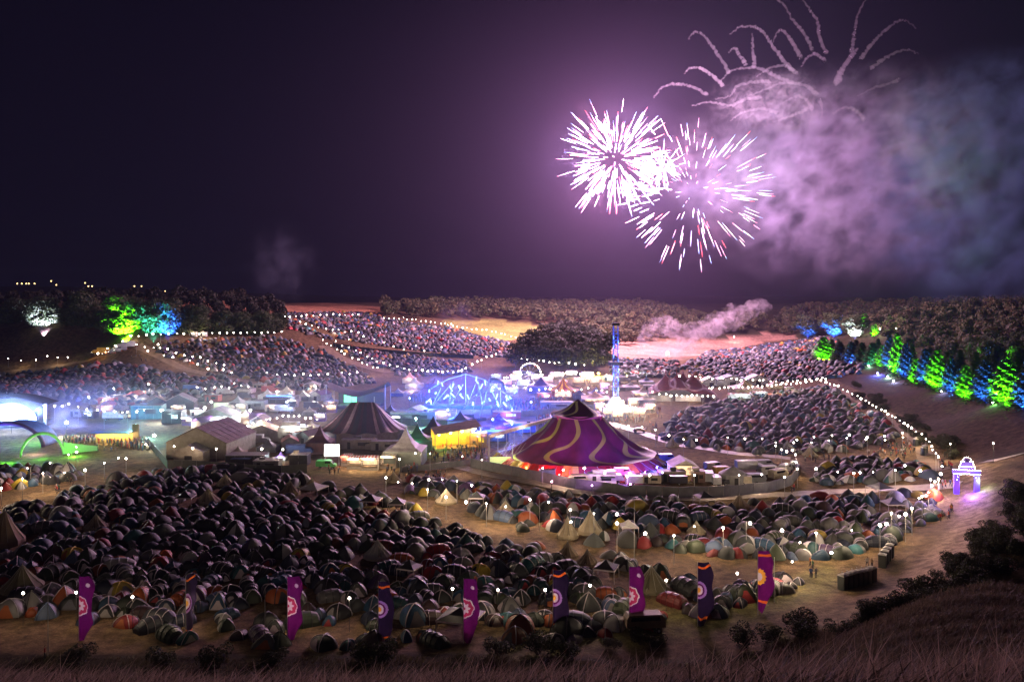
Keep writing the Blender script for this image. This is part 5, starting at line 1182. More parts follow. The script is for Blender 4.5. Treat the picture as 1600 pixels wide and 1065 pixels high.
def auto(k):
    for _ in range(60):
        px, py = rnd.uniform(105, 1215), rnd.uniform(588, 722)
        if any(inpoly(px, py, v) for v in VB) and all(abs(px-a_) > 17 or abs(py-b_) > 7 for a_, b_ in spots): break
    else: return
    spots.append((px, py)); near_ = min(LMV, key=lambda l: math.hypot(l[1]-px, (l[2]-py)*2.5)); side = ('behind ' if py < near_[2] - 6 else 'before ' if py > near_[2] + 10 else 'left of ' if px < near_[1] else 'right of ') + near_[0]
    cn_, m_ = [('white', wht), ('cream', crm), ('grey', gry), ('dark', drk), ('blue', blc), ('red', redc), ('beige', beige), ('violet', prp)][rnd.choice([0, 0, 1, 1, 2, 2, 3, 4, 5, 6, 7])]
    t_ = rnd.choice(['peaked tent', 'peaked tent', 'small marquee', 'cabin', 'market stall', 'box truck']); key = f'{cn_} {t_} {side}'; vu[key] = vu.get(key, 0) + 1
    key = ['', 'second ', 'third ', 'fourth '][min(3, vu[key]-1)] + key; key = key if len(key.split()) > 3 else 'plain ' + key; lt = rnd.random() < .55
    cc = rnd.choice([WARM, (1, .9, .8), (.8, .95, 1), (.6, .7, 1), (1, .6, .5)])
    if t_ == 'peaked tent': pagoda(px, py, rnd.uniform(17, 27), rnd.uniform(11, 16), m_, rnd.choice([wht, greyw, beige]), key, lights=cc if lt else None)
    elif t_ == 'small marquee': marquee(px, py, rnd.uniform(18, 30), rnd.uniform(5, 8), 2.6, 4.0, m_, rnd.choice([wht, greyw, beige]), key, rz=rnd.uniform(-.5, .5), lit=warmlit if lt else None, watt=1500, col=cc)
    elif t_ == 'cabin': cabin(px, py, rnd.uniform(16, 30), 3, 2.8, m_, key, rz=rnd.uniform(-.3, .3), lit=coldlit if lt else None, watt=1500, col=cc)
    elif t_ == 'market stall': stall(px, py, rnd.uniform(12, 18), 2.7, key, cm=m_, col=cc, watt=1800, roofm=m_)
    else: vehicle(px, py, rnd.uniform(-.4, .4), 'truck', m_, key)
for k in range(74): auto(k)
# ------------------------------------------------------------------ trees
leafm = mat('leaves', attr='Col', rough=.75, trans=.35); barkm = mat('bark', (.07,.05,.035), .9, var=.3)
def leafcloud(cen, rad, n, size, col, out=1.0, jit=.55, var=.35, sq=.8):
    """n leaf clumps on ellipsoid lumps: cen (k,3), rad (k,)"""
    k = len(cen); w_ = rad ** 2; pick = nr.choice(k, n, p=w_/w_.sum())
    d = nr.normal(size=(n, 3)); d[:, 2] += .25; d /= np.linalg.norm(d, axis=1)[:, None]
    P = cen[pick] + d * rad[pick][:, None] * nr.uniform(.78, 1.06, (n, 1)) * np.array([1, 1, sq])
    nm = d * out + nr.normal(size=(n, 3)) * jit; nm /= np.linalg.norm(nm, axis=1)[:, None]
    a = np.cross(nm, nr.normal(size=(n, 3))); a /= np.linalg.norm(a, axis=1)[:, None]; b_ = np.cross(nm, a)
    s = size * nr.uniform(.6, 1.25, (n, 1)); s2 = s * nr.uniform(.5, .9, (n, 1))
    V = np.stack([P - a*s, P - b_*s2, P + a*s, P + b_*s2], 1).reshape(-1, 3)
    c = np.array(col)[None] * nr.uniform(1-var, 1+var, (n, 1)) * (1 + nr.normal(size=(n, 3)) * .06)
    return V, np.arange(4*n).reshape(n, 4), c
def lumps(h, w_, k, seed, low=.30):
    r_ = np.random.RandomState(seed); cen, rad = [], []
    for i in range(k):
        t = r_.uniform(low, .86); prof = math.sin(PI * min(1, max(.1, (t - low + .18) / (1.12 - low)))) ** .6
        a = r_.uniform(0, 2*PI); q = w_/2 * prof * r_.uniform(.35, .78); cen.append((q*math.cos(a), q*math.sin(a), h*t)); rad.append(w_ * r_.uniform(.16, .27))
    cen.append((0, 0, h*.62)); rad.append(w_*.34)
    return np.array(cen), np.array(rad)
def trunk(h, w_, seed):
    r_ = random.Random(seed); m_ = MB(); m_.tube([(0, 0, -.5), (.1, 0, h*.25), (0, .1, h*.55)], [h*.028, h*.022, h*.010], 7)
    for i in range(6):
        a = r_.uniform(0, 2*PI); z = h*r_.uniform(.22, .5); m_.tube([(0, 0, z), (w_*.2*math.cos(a), w_*.2*math.sin(a), z+h*.12), (w_*.36*math.cos(a), w_*.36*math.sin(a), z+h*.25)], [h*.012, h*.008, h*.003], 5)
    return m_.mesh('trunk', [barkm], True)
def conifer_np(h, w_, n, size, col, seed):
    r_ = np.random.RandomState(seed); t = r_.uniform(0, 1, n) ** .75; lay = np.floor(t * 20) / 20 + r_.uniform(0, .018, n)
    a = r_.uniform(0, 2*PI, n); br = w_/2 * (1 - lay) ** .85 * (.75 + .35 * np.sin(a*5 + lay*40)) + .15; q = br * r_.uniform(.25, 1.05, n)
    z = h * (.05 + .95*lay) - q * .30 + r_.normal(size=n)*.12
    P = np.stack([q*np.cos(a), q*np.sin(a), z], 1); d = np.stack([np.cos(a), np.sin(a), np.full(n, -.35)], 1) + r_.normal(size=(n, 3))*.22
    d /= np.linalg.norm(d, axis=1)[:, None]; sdir = np.cross(d, np.array([0, 0, 1.]) + r_.normal(size=(n, 3))*.5); sdir /= np.linalg.norm(sdir, axis=1)[:, None]
    s = size * r_.uniform(.6, 1.3, (n, 1)); V = np.stack([P - d*s, P - sdir*s*.35, P + d*s, P + sdir*s*.35], 1).reshape(-1, 3)
    c = np.array(col)[None] * r_.uniform(.6, 1.4, (n, 1)); return V, np.arange(4*n).reshape(n, 4), c
BSH = []
def crownmesh(kind, h, w_, n, size, col, seed):
    if kind == 'c': V, Q, c = conifer_np(h, w_, n, size, col, seed)
    else: cen, rad = lumps(h, w_, 15 if kind == 'b' else 26, seed, .22 if kind == 'b' else .06); V, Q, c = leafcloud(cen, rad, n, size, col)
    return npmesh('crown', V, Q, [leafm], c)
OAK = [(crownmesh('b', 20, 17, 5200, .62, (.060,.075,.022), 3+i), trunk(20, 17, i)) for i in range(3)]
BSH = [(crownmesh('f', 20, 17, 7000, .62, (.060,.078,.026), 40+i), trunk(20, 17, i)) for i in range(3)]
CON = [(crownmesh('c', 17, 8.0, 6500, .62, (.050,.080,.030), 20+i), MB().tube([(0,0,-.5),(0,0,16)], [.32,.03], 7).mesh('trunk', [barkm])) for i in range(3)]
def tree(name, x, y, protos, h0, h, w_k, label, cat, group, k=None):
    cm, tm = protos[rnd.randrange(len(protos)) if k is None else k]; s = h / h0
    r_ = empty(name, (x, y, g1(x, y) - .1), rnd.uniform(0, 6.28), label, cat, group); r_.scale = (s*w_k, s*w_k, s)
    link('crown', cm, r_); link('trunk', tm, r_); return r_
def px_of(x, y): return 800 + F * x / y
def uplight(x, y, h, w_, col, watt, label, dx=0, spread=66, side=1.0):
    """ground floodlight a few metres in front of a tree, aimed up into it"""
    d = Vector((x, y, 0)).normalized(); off = max(w_*1.3, h*.55) if w_ < 11 else w_ * (.34 if 290 < px_of(x, y) < 320 else 1.0); px_, py_ = x - d.x * off + dx, y - d.y * off; z = g1(px_, py_)
    o = empty('tree_floodlight', (px_, py_, z), 0, label, 'flood lamp', 'coloured floodlights at the foot of the trees')
    MB().box(0, 0, 0, .5, .3, .4).build('housing', blackm, o)
    lamp((0, 0, .7), col, watt * (26 if col == B_ else 16), .3, o, spread, None, .5)
    o.children[-1].rotation_euler = (Vector((x, y, g1(x, y) + h*.5)) - Vector((px_, py_, z+.7))).to_track_quat('-Z', 'Y').to_euler()
G_, B_, Wv, T_ = (.16, 1, .01), (.02, .085, 1), (.5, .5, 1), (.05, .6, .55)
def ptree(px, base, top, w_px, kind, label, light=None, watt=0, k=None, dx=0, ll=None, group=None):
    p = at(px, base); kx = p.y / F; h = (base - top) * kx; wd = w_px * kx
    if kind == 'c': t = tree('conifer', p.x, p.y, CON, 17, h, wd/8.0/(h/17), label, 'conifer', group or 'conifers lit in colours along the right field', k)
    else: t = tree('broadleaf_tree', p.x, p.y, OAK if px > 1000 else BSH, 20, h, wd/17/(h/20), label, 'tree', group or 'broadleaf trees at the left wood edge', k)
    if light: uplight(p.x, p.y, h, wd*.62, light, watt * (h/15)**2 * (1.5 if kind == 'c' else 2.0), (ll or 'floodlight under the ' + ' '.join(label.split()[:3])) + ' ' , dx, side=.95)
    return t
ptree(68, 507, 459, 62, 'b', 'pale lilac lit tree standing apart at far left', Wv, 17000, ll='white floodlight before the lone left tree')
ptree(128, 510, 450, 60, 'b', 'dark unlit tree right of the lilac one')
ptree(22, 505, 462, 50, 'b', 'dark tree at the extreme left edge')
ptree(195, 519, 456, 88, 'b', 'wide brilliant green lit tree at the left', G_, 42000, k=0, ll='green floodlight under the widest green tree')
ptree(240, 519, 462, 46, 'b', 'teal tinted tree beside the wide green one', T_, 9000, ll='teal floodlight beside the green tree')
ptree(262, 519, 464, 52, 'b', 'blue tinted tree between the two green trees', B_, 12000, ll='blue floodlight between the green trees')
ptree(303, 521, 472, 56, 'b', 'smaller brilliant green tree above white cabins', G_, 42000, k=1, ll='green floodlight behind the white cabins')
ptree(347, 521, 482, 40, 'b', 'blue lit tree right of the small green tree', B_, 15000, ll='blue floodlight in the left tree line')
ptree(380, 521, 484, 44, 'b', 'dim blue tree at the end of the lit line', B_, 9000, ll='last blue floodlight in the left tree line')
ptree(412, 521, 484, 44, 'b', 'dark tree ending the left tree line')
ptree(434, 519, 486, 34, 'b', 'small dark tree at the crest tent field')
cabin(301, 526, 10, 3, 2.8, wht, 'white cabin glowing before the small green tree', lit=coldlit, watt=900); cabin(317, 526, 9, 3, 2.8, wht, 'second white cabin before the small green tree', lit=coldlit, watt=900)
RC = [(1287,563,527,30,G_,30000),(1312,566,534,26,B_,18000),(1330,567,534,26,B_,15000),(1347,568,536,26,T_,14000),(1363,569,536,26,T_,9000),(1379,573,540,24,G_,16000),(1390,578,524,24,B_,14000),(1402,586,520,26,G_,34000),(1415,592,536,24,B_,15000),(1431,600,560,24,G_,38000),(1446,603,545,28,B_,17000),(1464,607,546,34,G_,46000),(1486,613,556,26,B_,20000),(1509,619,570,30,G_,50000),(1539,625,562,36,B_,24000),(1573,631,556,46,G_,60000),(1606,638,565,40,B_,30000)]
cn = {G_: 'green', B_: 'blue', T_: 'teal'}; kn = {}
for i, (px, b_, t_, w_, c_, wt_) in enumerate(RC):
    kn[cn[c_]] = kn.get(cn[c_], 0) + 1; od = ['first', 'second', 'third', 'fourth', 'fifth', 'sixth', 'seventh', 'eighth'][kn[cn[c_]]-1]
    ptree(px, b_, t_-2, w_*1.5, 'c', f'{od} {cn[c_]} lit conifer counted from the far end of the row', c_, wt_*(2.2 if px < 1385 else 1.1), k=i % 3, ll=f'floodlight at the {od} {cn[c_]} conifer')
for px, b_, t_, w_, i in [(1300,562,529,26,0),(1338,563,530,26,1),(1372,566,528,26,2),(1425,580,535,26,0),(1453,588,540,28,1),(1480,596,548,28,2),(1500,600,545,34,0),(1525,606,548,34,1),(1556,612,540,38,2),(1590,616,548,42,0)]:
    ptree(px, b_, t_, w_, 'c', ['unlit dark conifer behind the lit row', 'dark conifer half hidden by the coloured ones'][i % 2] + f', above the {ordn[min(7, i*3)]} gap' if False else f'dark conifer behind the lit row near pixel column {px}' if False else 'dark unlit conifer standing behind the coloured row', k=i, group='dark conifers behind the lit row')
for px, b_, t_, w_, lb, c_, wt_ in [(1262,527,491,46,'deep blue tinted tree at the right hill foot',B_,5000),(1303,527,487,46,'bright blue lit tree on the right hill',B_,26000),(1336,527,488,46,'pale blue white lit tree on the right hill',Wv,22000),(1366,526,504,14,'small green lit tree between the hill lamps',G_,12000)]:
    ptree(px, b_, t_, w_, 'b', lb, c_, wt_, group='lit trees on the right hill', ll='floodlight at the ' + ' '.join(lb.split()[:3]))
# right hillside wood: single crowns that can be told apart, the rest as one mass
def scatter(poly, st, ymin=140, ymax=1400, xr=(-700, 700)):
    X, Y = cand(xr[0], xr[1], ymin, ymax, st); Z = gz(X, Y); a, b_ = proj(X, Y, Z); s = inpoly(a, b_, poly); return X[s], Y[s], Z[s], a[s], b_[s]
RW_ = [(1190,526),(1260,524),(1340,524),(1375,530),(1420,545),(1470,560),(1520,575),(1560,585),(1800,610),(1800,470),(1560,476),(1420,480),(1300,484),(1230,490)]
X, Y, Z, a, b_ = scatter(RW_, 12)
idx = np.argsort(Y); far_ = []; nq = 0
for i in idx:
    if nq < 110 and 1350 < a[i] < 1640 and Y[i] < 430 and b_[i] > 500:
        nq += 1; tree('broadleaf_tree', X[i], Y[i], OAK, 20, nr.uniform(9, 12.5), nr.uniform(1.0, 1.25), 'brown green tree in the dark wood on the right hill', 'tree', 'trees of the right hillside wood')
    else: far_.append((X[i], Y[i], Z[i]))
def wood(name, pts, hr, wk, n, size, col, label):
    Vs, Qs, Cs = [], [], []; o = 0
    for j, (x, y, z) in enumerate(pts):
        h = nr.uniform(*hr); w_ = h * wk * nr.uniform(.85, 1.2); cen, rad = lumps(h, w_, 7, 100 + j, .3)
        V, Q, c = leafcloud(cen, rad, n, size, np.array(col) * nr.uniform(.7, 1.3) * np.array([nr.uniform(.9, 1.15), 1, 1]), jit=.4)
        Vs.append(V + np.array([x, y, z])); Qs.append(Q + o); Cs.append(c); o += len(V)
    tag(link(name, npmesh(name, np.concatenate(Vs), np.concatenate(Qs), [leafm], np.concatenate(Cs))), label, 'wood', kind='stuff')
wood('right_hill_wood', far_, (8, 12.5), .9, 330, .95, (.075,.070,.026), 'brown lit wood covering the crest of the right hill')
CW = [(600,497),(700,500),(790,500),(885,512),(870,524),(905,530),(950,545),(1010,538),(1060,530),(1180,520),(1200,505),(1100,500),(1000,484),(880,483),(750,482),(600,484)]
X, Y, Z, a, b_ = scatter(CW, 13, 500, 1200); print('centre wood', len(X), 'right', len(far_), nq)
wood('valley_wood', list(zip(X, Y, Z))[:700], (10, 15), 1.0, 220, 1.25, (.085,.085,.032), 'long pale green wood along the head of the valley')
DW = [(800,576),(830,545),(880,532),(930,535),(952,560),(945,583),(870,582)]
X, Y, Z, a, b_ = scatter(DW, 9, 350, 800)
wood('dark_valley_wood', list(zip(X, Y, Z)), (13, 18), .95, 420, .85, (.030,.036,.018), 'rounded dark wood above the fairground booths')
LW = [(-100,500),(40,500),(150,508),(320,515),(445,512),(440,488),(400,480),(380,474),(200,470),(-100,480)]
X, Y, Z, a, b_ = scatter(LW, 14, 500, 1000)
wood('left_wood', list(zip(X, Y, Z)), (9, 13), .95, 260, 1.1, (.028,.030,.014), 'dark wood behind the coloured trees at left')
for px, py, c_, wt_, lb in [(935,583,(1,.75,.1),16000,'yellow uplight at the edge of the dark wood'),(948,585,(1,.8,.4),14000,'pale yellow uplight beside the drop tower wood'),(922,588,(1,.7,.2),9000,'amber uplight under the dark wood')]:
    flood(px, py, 1.5, c_, wt_, lb, .4, .5, 14)
for px, py, c_, wt_, lb in [(1357,571,(.4,1,.7),2500,'green white ground lamp on the right field'),(1371,583,(.1,.15,1),14000,'blue ground lamp glowing on the right field'),(1387,588,(.5,1,.7),3500,'pale green ground lamp by the conifers'),(1396,595,(.4,.5,1),2500,'small blue ground lamp before the conifers'),(1471,611,(.3,.4,1),1500,'small violet ground lamp further along the conifers'),(1551,629,(.2,1,.2),1500,'green ground lamp under the last conifers')]:
    flood(px, py, .8, c_, wt_, lb, .4, .55, 16)

# bushes along the foot of the hill and beside the dirt track
BUSH = []
for i in range(4):
    cen = np.array([(nr.uniform(-1.2,1.2), nr.uniform(-1.2,1.2), nr.uniform(.5,1.6)) for _ in range(9)]); rad = nr.uniform(.5, 1.0, 9)
    V, Q, c = leafcloud(cen, rad, 1500, .11, (.030,.034,.014), jit=.8, sq=.9); b0 = npmesh('foliage', V, Q, [leafm], c)
    s = MB()
    for j in range(7): a = j*.9; s.tube([(0, 0, -.2), (.5*math.cos(a), .5*math.sin(a), .8), (1.2*math.cos(a), 1.2*math.sin(a), 2.0 + .3*math.sin(j))], [.05, .03, .01], 4)
    BUSH.append((b0, s.mesh('stem', [barkm])))
def bush(px, py, s, label, D=None):
    p = at(px, py) if D is None else None
    if D: x = (px-800)/F*D; p = Vector((x, D, g1(x, D)))
    r_ = empty('bush', p, rnd.uniform(0, 6.28), label, 'bush', 'bushes at the foot of the viewing hill'); r_.scale = (s, s, s*rnd.uniform(.75, 1.0))
    k = rnd.randrange(4); link('foliage', BUSH[k][0], r_); link('stem', BUSH[k][1], r_)
bl = ['beside the dirt track bend', 'above the long toilet row', 'at the lip of the right slope', 'below the entrance arch bank', 'on the dark right slope']
for i in range(128):
    t = rnd.random(); L_ = [(1240,992),(1345,975),(1425,945),(1485,895),(1530,845),(1560,800),(1590,760),(1650,750)]
    f = t * (len(L_)-1); j = int(f); q = f - j; px = L_[j][0]*(1-q) + L_[j+1][0]*q + rnd.uniform(-8, 60); py = L_[j][1]*(1-q) + L_[j+1][1]*q + rnd.uniform(-8, 45)
    sc_ = rnd.uniform(.55, 1.3); bush(px, py, sc_, f"{'tall' if sc_ > 1.0 else 'low' if sc_ < .7 else 'rounded'} dark bush {bl[min(4, int(t*5))]}, {ordn[i % 8]} of its clump")
for i in range(30):
    px = 1330 + rnd.uniform(0, 160) ; py = 598 + (px-1330)*.60 + rnd.uniform(0, 26); bush(px, py, rnd.uniform(.9, 1.7), f'low scrubby bush above the lamp path, {ordn[i % 8]} of its stretch')
for px, py, s, lb in [(1000,1006,1.5,'rounded dark bush hiding the camper van'),(1030,1010,1.3,'dark bush right of the camper van'),(960,1012,1.2,'dark bush left of the camper van'),(840,1022,1.3,'dark bush below the orange banded banner'),(880,1022,1.1,'low dark bush below the second orange banded banner'),(600,1030,1.2,'dark bush below the first orange banded banner'),(560,1034,1.0,'low dark bush by the yellow tent'),(780,1024,1.1,'low dark bush below the open shelter'),(1165,1006,1.2,'dark bush on the grassy verge'),(1200,998,1.0,'low dark bush on the grassy verge'),(1250,985,1.3,'dark bush at the start of the thicket'),(430,1034,1.0,'low dark bush under the second purple banner'),(120,1040,1.2,'dark bush under the first purple banner'),(250,1042,1.1,'low dark bush at the dark foot of the hill'),(340,1042,1.2,'dark bush below the blue dome tent')]:
    bush(px, py, s*(.62 if 'camper' in lb else 1.0), lb)

# tall dry grass on the near slope and verge
def grass(name, N, region, hr, wd, col, label, seed):
    r_ = np.random.RandomState(seed); x, y = region(r_, N); z = gz(x, y); h = r_.uniform(*hr, len(x)) * np.clip(.62 + .55 * x / np.maximum(y, 5), .45, 1) * (1 + .35*np.sin(x*.6 + y*.9)); n = len(x)
    la = r_.normal(0, .35, n) + .35; lb = r_.normal(0, .30, n); wa = r_.uniform(0, PI, n); wv = np.stack([np.cos(wa), np.sin(wa), 0*wa], 1) * wd; P = np.stack([x, y, z - .03], 1); V = []
    for t, k in ((0, 1), (.4, .8), (.75, .9), (1, .15)):
        c = P + np.stack([la*h*t**2, lb*h*t**2, h*t*(1-.12*t)], 1); V += [c - wv*k, c + wv*k]
    V = np.stack(V, 1).reshape(-1, 3); base_ = np.arange(n)[:, None] * 8; Q = np.concatenate([base_ + np.array([[0,1,3,2]]), base_ + np.array([[2,3,5,4]]), base_ + np.array([[4,5,7,6]])], 1).reshape(-1, 4)
    c = np.array(col)[None] * r_.uniform(.5, 1.5, (n, 1)); c = np.repeat(c, 3, 0); tag(link(name, npmesh(name, V, Q, [leafm], c)), label, 'grass', kind='stuff')
def near_region(r_, N):
    y = r_.uniform(8, 60, N) ** 1.0; x = r_.uniform(-.70, .70, N) * y * 1.0 + r_.normal(0, .1, N); return x, y
def nearer(r_, N):
    y = 9 + 22 * r_.rand(N) ** .8; x = r_.uniform(-.68, .68, N) * y; return x, y
def right_region(r_, N):
    y = r_.uniform(40, 105, N); x = y * r_.uniform(.30, .70, N); return x, y
def foot_region(r_, N):
    y = r_.uniform(86, 103, N); x = r_.uniform(-.66, .30, N) * y; return x, y
grass('tall_grass', 42000, nearer, (.5, 1.35), .0075, (.32,.22,.16), 'tall dry seeding grass on the near hillside', 1)
grass('hillside_grass', 60000, near_region, (.4, .9), .022, (.09,.065,.045), 'rough dry grass over the falling slope', 2)
grass('slope_grass', 70000, right_region, (.4, 1.2), .035, (.12,.085,.055), 'rough grass over the dark right slope', 3)
grass('verge_grass', 30000, foot_region, (.3, .9), .04, (.09,.075,.035), 'unmown grass along the foot of the hill', 4)

# ------------------------------------------------------------------ people
skin = mat('skin', (.40,.24,.17), .6); hairm = mat('dark_hair', (.03,.02,.015), .7); shirt = mat('shirt_cloth', objcol=True, rough=.85); trous = mat('dark_trousers', (.03,.03,.045), .85)
def person_mesh(pose):
    J = {'pel': (0,0,.95), 'sp': (0,.01,1.18), 'ch': (0,0,1.40), 'nk': (0,0,1.53), 'hd': (0,-.01,1.62), 'tp': (0,0,1.74)}
    L_ = {'stand': (.10,.02,.10,-.02), 'walk': (.12,.24,.10,-.26), 'dance': (.16,.1,.18,-.05)}[pose]; arm = {'stand': ((.24,.0,1.12),(.25,-.10,.88)), 'walk': ((.24,-.10,1.14),(.24,-.26,.96)), 'dance': ((.30,-.05,1.50),(.26,-.08,1.78))}[pose]
    vs = list(J.values()); R_ = [.15,.135,.17,.055,.085,.06]; E_ = [(0,1),(1,2),(2,3),(3,4),(4,5)]
    for s in (-1, 1):
        fy = L_[1] if s > 0 else L_[3]; o = len(vs)
        vs += [(s*.09, 0, .90), (s*L_[0], -fy*.35 - .02, .50), (s*L_[0], -fy + .05, .10), (s*L_[0], -fy - .10, .035)]; R_ += [.10,.065,.045,.04]; E_ += [(0, o), (o, o+1), (o+1, o+2), (o+2, o+3)]
        o = len(vs); k = 1 if (pose != 'walk' or s > 0) else -1
        vs += [(s*.18, 0, 1.42), (s*arm[0][0], arm[0][1]*k, arm[0][2]), (s*arm[1][0], arm[1][1]*k, arm[1][2]), (s*(arm[1][0]), arm[1][1]*k - .02, arm[1][2] + (.10 if pose == 'dance' else -.11))]; R_ += [.065,.045,.035,.028]; E_ += [(2, o), (o, o+1), (o+1, o+2), (o+2, o+3)]
    me_ = bpy.data.meshes.new('person'); me_.from_pydata(vs, E_, []); o_ = bpy.data.objects.new('tmp', me_); C.objects.link(o_); md = o_.modifiers.new('s', 'SKIN'); o_.modifiers.new('d', 'SUBSURF').levels = 1
    for i, v in enumerate(me_.skin_vertices[0].data): v.radius = (R_[i], R_[i] * (.75 if i in (0,1,2) else 1)); v.use_root = i == 0
    bpy.context.view_layer.update(); dg = bpy.context.evaluated_depsgraph_get(); out = bpy.data.meshes.new_from_object(o_.evaluated_get(dg)); bpy.data.objects.remove(o_); out.name = 'person'
    out.materials.clear()
    for m_ in (shirt, trous, skin, hairm): out.materials.append(m_)
    for p_ in out.polygons:
        c = p_.center; p_.use_smooth = True
        p_.material_index = 3 if c.z > 1.66 or (c.z > 1.55 and c.y > .03 and abs(c.x) < .1) else 2 if c.z > 1.50 and abs(c.x) < .12 else 1 if c.z < .93 and abs(c.x) < .2 else 2 if (abs(c.x) > .20 and (c.z < 1.02 or c.z > 1.62)) else 0
    return out
PPL = [person_mesh(q) for q in ('stand', 'walk', 'dance')]
SHIRT = [((.02,.02,.03),'black'),((.30,.28,.27),'pale'),((.30,.03,.03),'red'),((.03,.05,.14),'navy'),((.08,.08,.09),'grey'),((.05,.10,.05),'green'),((.40,.12,.03),'orange'),((.14,.09,.05),'brown')]
pn = {}
def person(px, py, where, pose=None, sh=None, rz=None):
    p = at(px, py); k = rnd.randrange(2) if pose is None else pose; s_ = rnd.randrange(8) if sh is None else sh
    verb = ['standing', 'walking', 'arms raised'][k]; lb = f'person in {SHIRT[s_][1]} top {verb} {where}'
    o = link('person', PPL[k], None, p, rnd.uniform(0, 6.28) if rz is None else rz); s = rnd.uniform(.95, 1.08); o.scale = (s, s, s); o.color = (*SHIRT[s_][0], 1)
    tag(o, lb, 'person', 'people ' + where)
for (cx, cy, rx, ry, n, where) in [(680,745,18,9,18,'on the brown ground below the bright stalls'),(640,738,12,5,6,'before the burger stall'),(522,738,14,4,5,'beside the green van'),(634,746,10,4,3,'near the silver peaked tent'),(608,738,8,4,5,'at the second bright stall'),
    (700,718,26,10,26,'in the yellow light of the barn'),(735,708,20,14,20,'in the lane right of the yellow barn'),(840+50,650,0,0,0,''),(1000,648,36,12,44,'on the open ground below the bright stalls'),(1000,668,34,9,14,'near the small yellow car'),(1030,690,10,4,4,'by the service road'),
    (1395,706,24,8,26,'gathered at the toilets by the lamp path'),(1420,702,12,6,10,'close by the lamp path toilets'),(1385,712,30,6,10,'on the brown field of the gathering'),(1265,722,10,4,6,'near the end of the caravan fence'),(1292,714,10,5,5,'left of the lamp ring camp'),(1242,768,5,2,3,'on the trackway near the fence end'),
    (1485,762,14,4,8,'in violet light before the entrance arch'),(1480,728,12,6,10,'on the lamp path above the arch'),(1463,830 - 60,3,2,1,'beside the trackway end'),(1478,808,14,8,6,'on the dirt track'),(1490,800,4,3,2,'further up the dirt track'),(1115,771,3,1,2,'in red by the compound fence'),
    (90,768,8,4,4,'on the brown path left of the front camp'),(110,757,8,4,3,'beside the small left camp'),(203,762,6,3,3,'at the top edge of the front camp'),(1268,886,4,4,2,'on the bare bank near the last bulbs'),(1272,904,6,2,3,'sitting group side of the bare bank'),(1360,886,5,3,2,'between the toilet rows'),
    (1365,900,3,2,2,'beside the long toilet row'),(866,755,1,1,1,'in pale clothes at the compound fence'),(885,650,0,0,0,''),(1330,640,20,12,5,'on the right hand lamp path'),(215,560,14,6,6,'on the pale track near the convoy'),(150,700,40,6,22,'at the front of the left crowd'),(120,690,30,5,10,'near the glowing smoky lamp'),(1240,600,40,5,12,'on the far field below the lamps'),(862,690,8,6,4,'near the covered walkway')]:
    for i in range(n): person(cx + rnd.uniform(-rx, rx), cy + rnd.uniform(-ry, ry), where)
person(70, 1030, 'alone by the bare pole at the foot of the hill', 0, 2, 2.0)
# dense crowds nobody could count
def crowd(name, polys, st, label, lo=.35):
    me0 = PPL[0]; V0 = np.array([v.co for v in me0.vertices]); 
    lowb = MB(); lowb.lathe([(.06, 1.75), (.10, 1.62), (.05, 1.5), (.22, 1.42), (.19, 1.0), (.13, .5), (.09, 0)], 6); V, Q = np.array(lowb.v), np.array(lowb.f)
    Vs, Qs, Cs = [], [], []; o = 0
    for poly in polys:
        ys = [at(a, b).y for a, b in poly]; X, Y, Z, a, b_ = scatter(poly, st, min(ys)-5, max(ys)+5, (-300, 250))
        for x, y, z in zip(X, Y, Z):
            s = nr.uniform(.92, 1.08); Vs.append(V*[s*1.1, s, s] + [x, y, z]); Qs.append(Q + o); o += len(V); c = np.tile(np.array(SHIRT[nr.randint(8)][0])*1.2, (len(Q), 1)); c[6:12] = (.25,.15,.1); Cs.append(c)
    print(name, len(Vs)); tag(link(name, npmesh(name, np.concatenate(Vs), np.concatenate(Qs), [massm], np.concatenate(Cs))), label, 'crowd', kind='stuff')
crowd('left_crowd', [[(95,700),(130,690),(170,696),(235,706),(232,690),(180,684),(110,686)]], 1.15, 'packed dark crowd before the left stages')
crowd('arena_crowd', [[(760,628),(880,624),(885,636),(840,646),(770,650)], [(640,628),(720,630),(700,618),(640,618)], [(835,655),(862,650),(860,668),(838,668)]], 1.5, 'blue lit crowd packed around the arena')
crowd('stall_crowd', [[(945,652),(1010,655),(1008,662),(945,660)], [(640,728),(672,732),(650,738),(638,735)], [(690,700),(755,700),(760,715),(700,716)]], 2.2, 'people thronging the bright stalls and barn')

# ------------------------------------------------------------------ far lights and masts
for i, (px, py) in enumerate([(27,443),(34,443),(41,443),(45,443),(54,443),(80,439),(88,445),(133,442),(138,447),(144,447),(210,447),(221,447),(258,455)]):
    D = 3300; x = (px-800)/F*D; z = CZ - (py-HZ)/F*D; g = g1(x, D)
    o = empty('street_lamp', (x, D, g), 0, ['faint orange town lamp on the far left skyline'][0], 'street lamp', 'town lamps on the far skyline')
    MB().tube([(0, 0, 0), (0, 0, max(6, z-g))], .5, 4).build('post', wirem, o); b_ = link('lamp_head', BULBW, o, (0, 0, max(6, z-g))); b_.material_slots[0].link = 'OBJECT'; b_.material_slots[0].material = mat('sodium_lamp', (1,1,1), emit=(1,.62,.25), es=7); b_.scale = (2.2,)*3
for px, base_, top, lb in [(682,484,467,'thin mast on the far wood skyline'),(1012,490,473,'second thin mast beyond the valley wood')]:
    D = 900; x = (px-800)/F*D; g = g1(x, D); o = MB().tube([(0, 0, 0), (0, 0, CZ-(top-HZ)/F*D-g)], [.5, .2], 5).build('radio_mast', mat('pale_mast', (.5,.45,.45)), None, (x, D, g)); tag(o, lb, 'mast')

